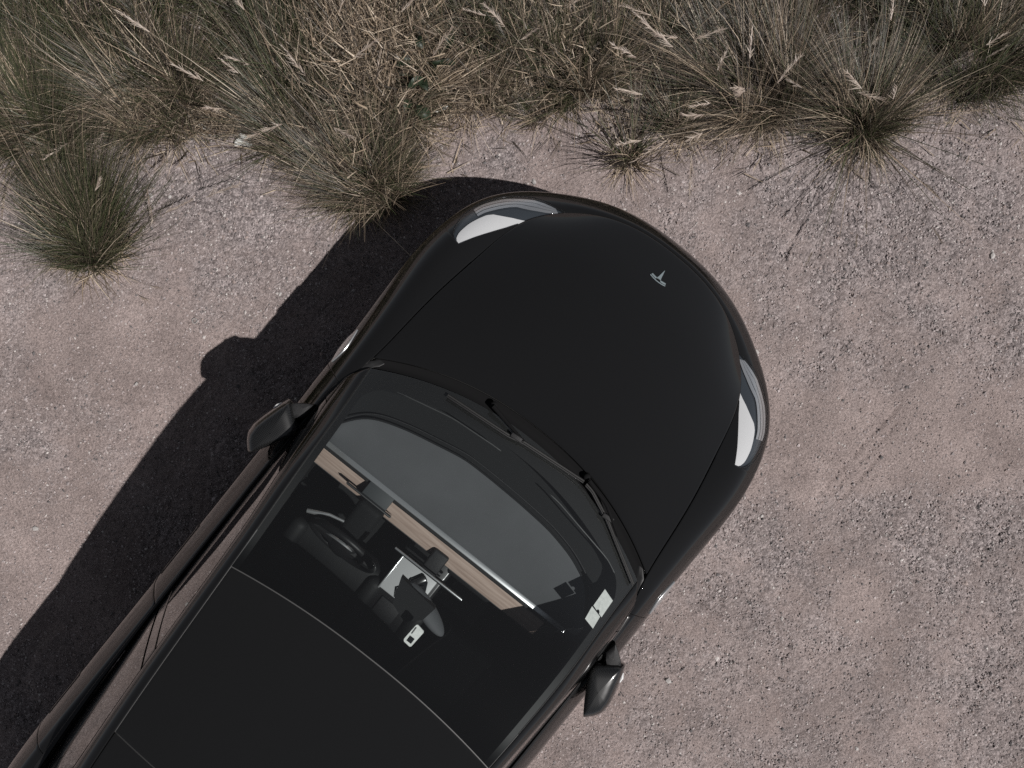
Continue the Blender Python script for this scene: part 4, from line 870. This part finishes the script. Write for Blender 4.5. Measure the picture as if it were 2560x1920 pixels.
# ------------------------------------------------------------------ broad-leaved weed
cx, cy = gpos(1075, 200); weed = empty('broad_leaved_weed', (cx, cy, 0)); tag(weed, 'small dark green broad-leaved weed among the straw', 'weed')
def leaf(L, W, loc, head, pitch):
    t = np.linspace(0, 1, 9); w = W * np.sin(np.pi * t ** .8) ** .8; P = np.stack([np.stack([t * L, s * w * .5, .02 * np.sin(np.pi * t) + abs(s) * w * .18], -1) for s in (-1, -.5, 0, .5, 1)], 1)
    R = np.array(Matrix.Rotation(head, 3, 'Z') @ Matrix.Rotation(-pitch, 3, 'Y')); V = P.reshape(-1, 3) @ R.T + np.array(loc); return V, grid_faces(9, 5)
for i in range(16):
    a = rng.random() * 6.283; r = .05 + .12 * rng.random(); h = .06 + .20 * rng.random(); loc = (r * math.cos(a) * .7 + rng.normal(0, .02), r * math.sin(a) * 1.2, h)
    V, F = leaf(.06 + .045 * rng.random(), .035 + .025 * rng.random(), loc, a + rng.normal(0, .5), rng.normal(.1, .35))
    mesh_np('leaf', V, F, M['leaf'], weed, col=np.tile(np.array([[.026, .040, .022]]) * (.7 + .6 * rng.random()), (len(V), 1)))
    tube('stem', [(0, 0, 0), (loc[0] * .6, loc[1] * .6, h * .6), loc], .0025, M['leaf'], weed, 5)
for ch_ in weed.children:
    if ch_.name.startswith('stem'):
        a = ch_.data.color_attributes.new('Col', 'FLOAT_COLOR', 'POINT'); a.data.foreach_set('color', np.tile([.07, .075, .04, 1], len(ch_.data.vertices)))

# ------------------------------------------------------------------ litter and a bottle ring
def scrap(px, py, w, h, rz, label, colr=(.62, .62, .63)):
    x, y = gpos(px, py); a, b = np.meshgrid(np.linspace(-1, 1, 11), np.linspace(-1, 1, 9), indexing='ij')
    r = 1 + .22 * np.sin(3 * np.arctan2(b, a) + px); P = np.stack([a * w * .5 * r, b * h * .5 * r, .022 * (fbm(a * 2.2 + px, b * 2.2, 5, 2)) + .012 * np.sin(a * 4 + b * 3)], -1)
    V = P.reshape(-1, 3); F = grid_faces(11, 9); V, F = rimmed(V, F, .0006)
    o = mesh_np('paper_scrap', V, F, M['paper']); o.location = (x, y, float(ground_z(np.array(x), np.array(y))) + .012); o.rotation_euler = (0, 0, rz); return tag(o, label, 'litter', 'white litter scraps at the edge of the grass')
scrap(505, 315, .085, .030, -.4, 'thin crumpled white scrap in the straw, left of the rounder one')
scrap(612, 354, .080, .060, -.2, 'rounder crumpled white scrap lying between two tussocks')
scrap(1092, 272, .10, .045, .5, 'crumpled white scrap below the bleached straw clump')
x, y = gpos(487, 802); V, F = [], []
bm = bmesh.new(); tube_bm(bm, [(.013 * math.cos(a), .013 * math.sin(a), .004) for a in np.linspace(0, 2 * math.pi, 25)], .0022, 8, False)
o = bm_obj('bottle_ring', bm, M['ring']); o.location = (x, y, float(ground_z(np.array(x), np.array(y))) + .004); tag(o, 'tiny pale plastic ring on the bare dirt left of the car', 'ring')
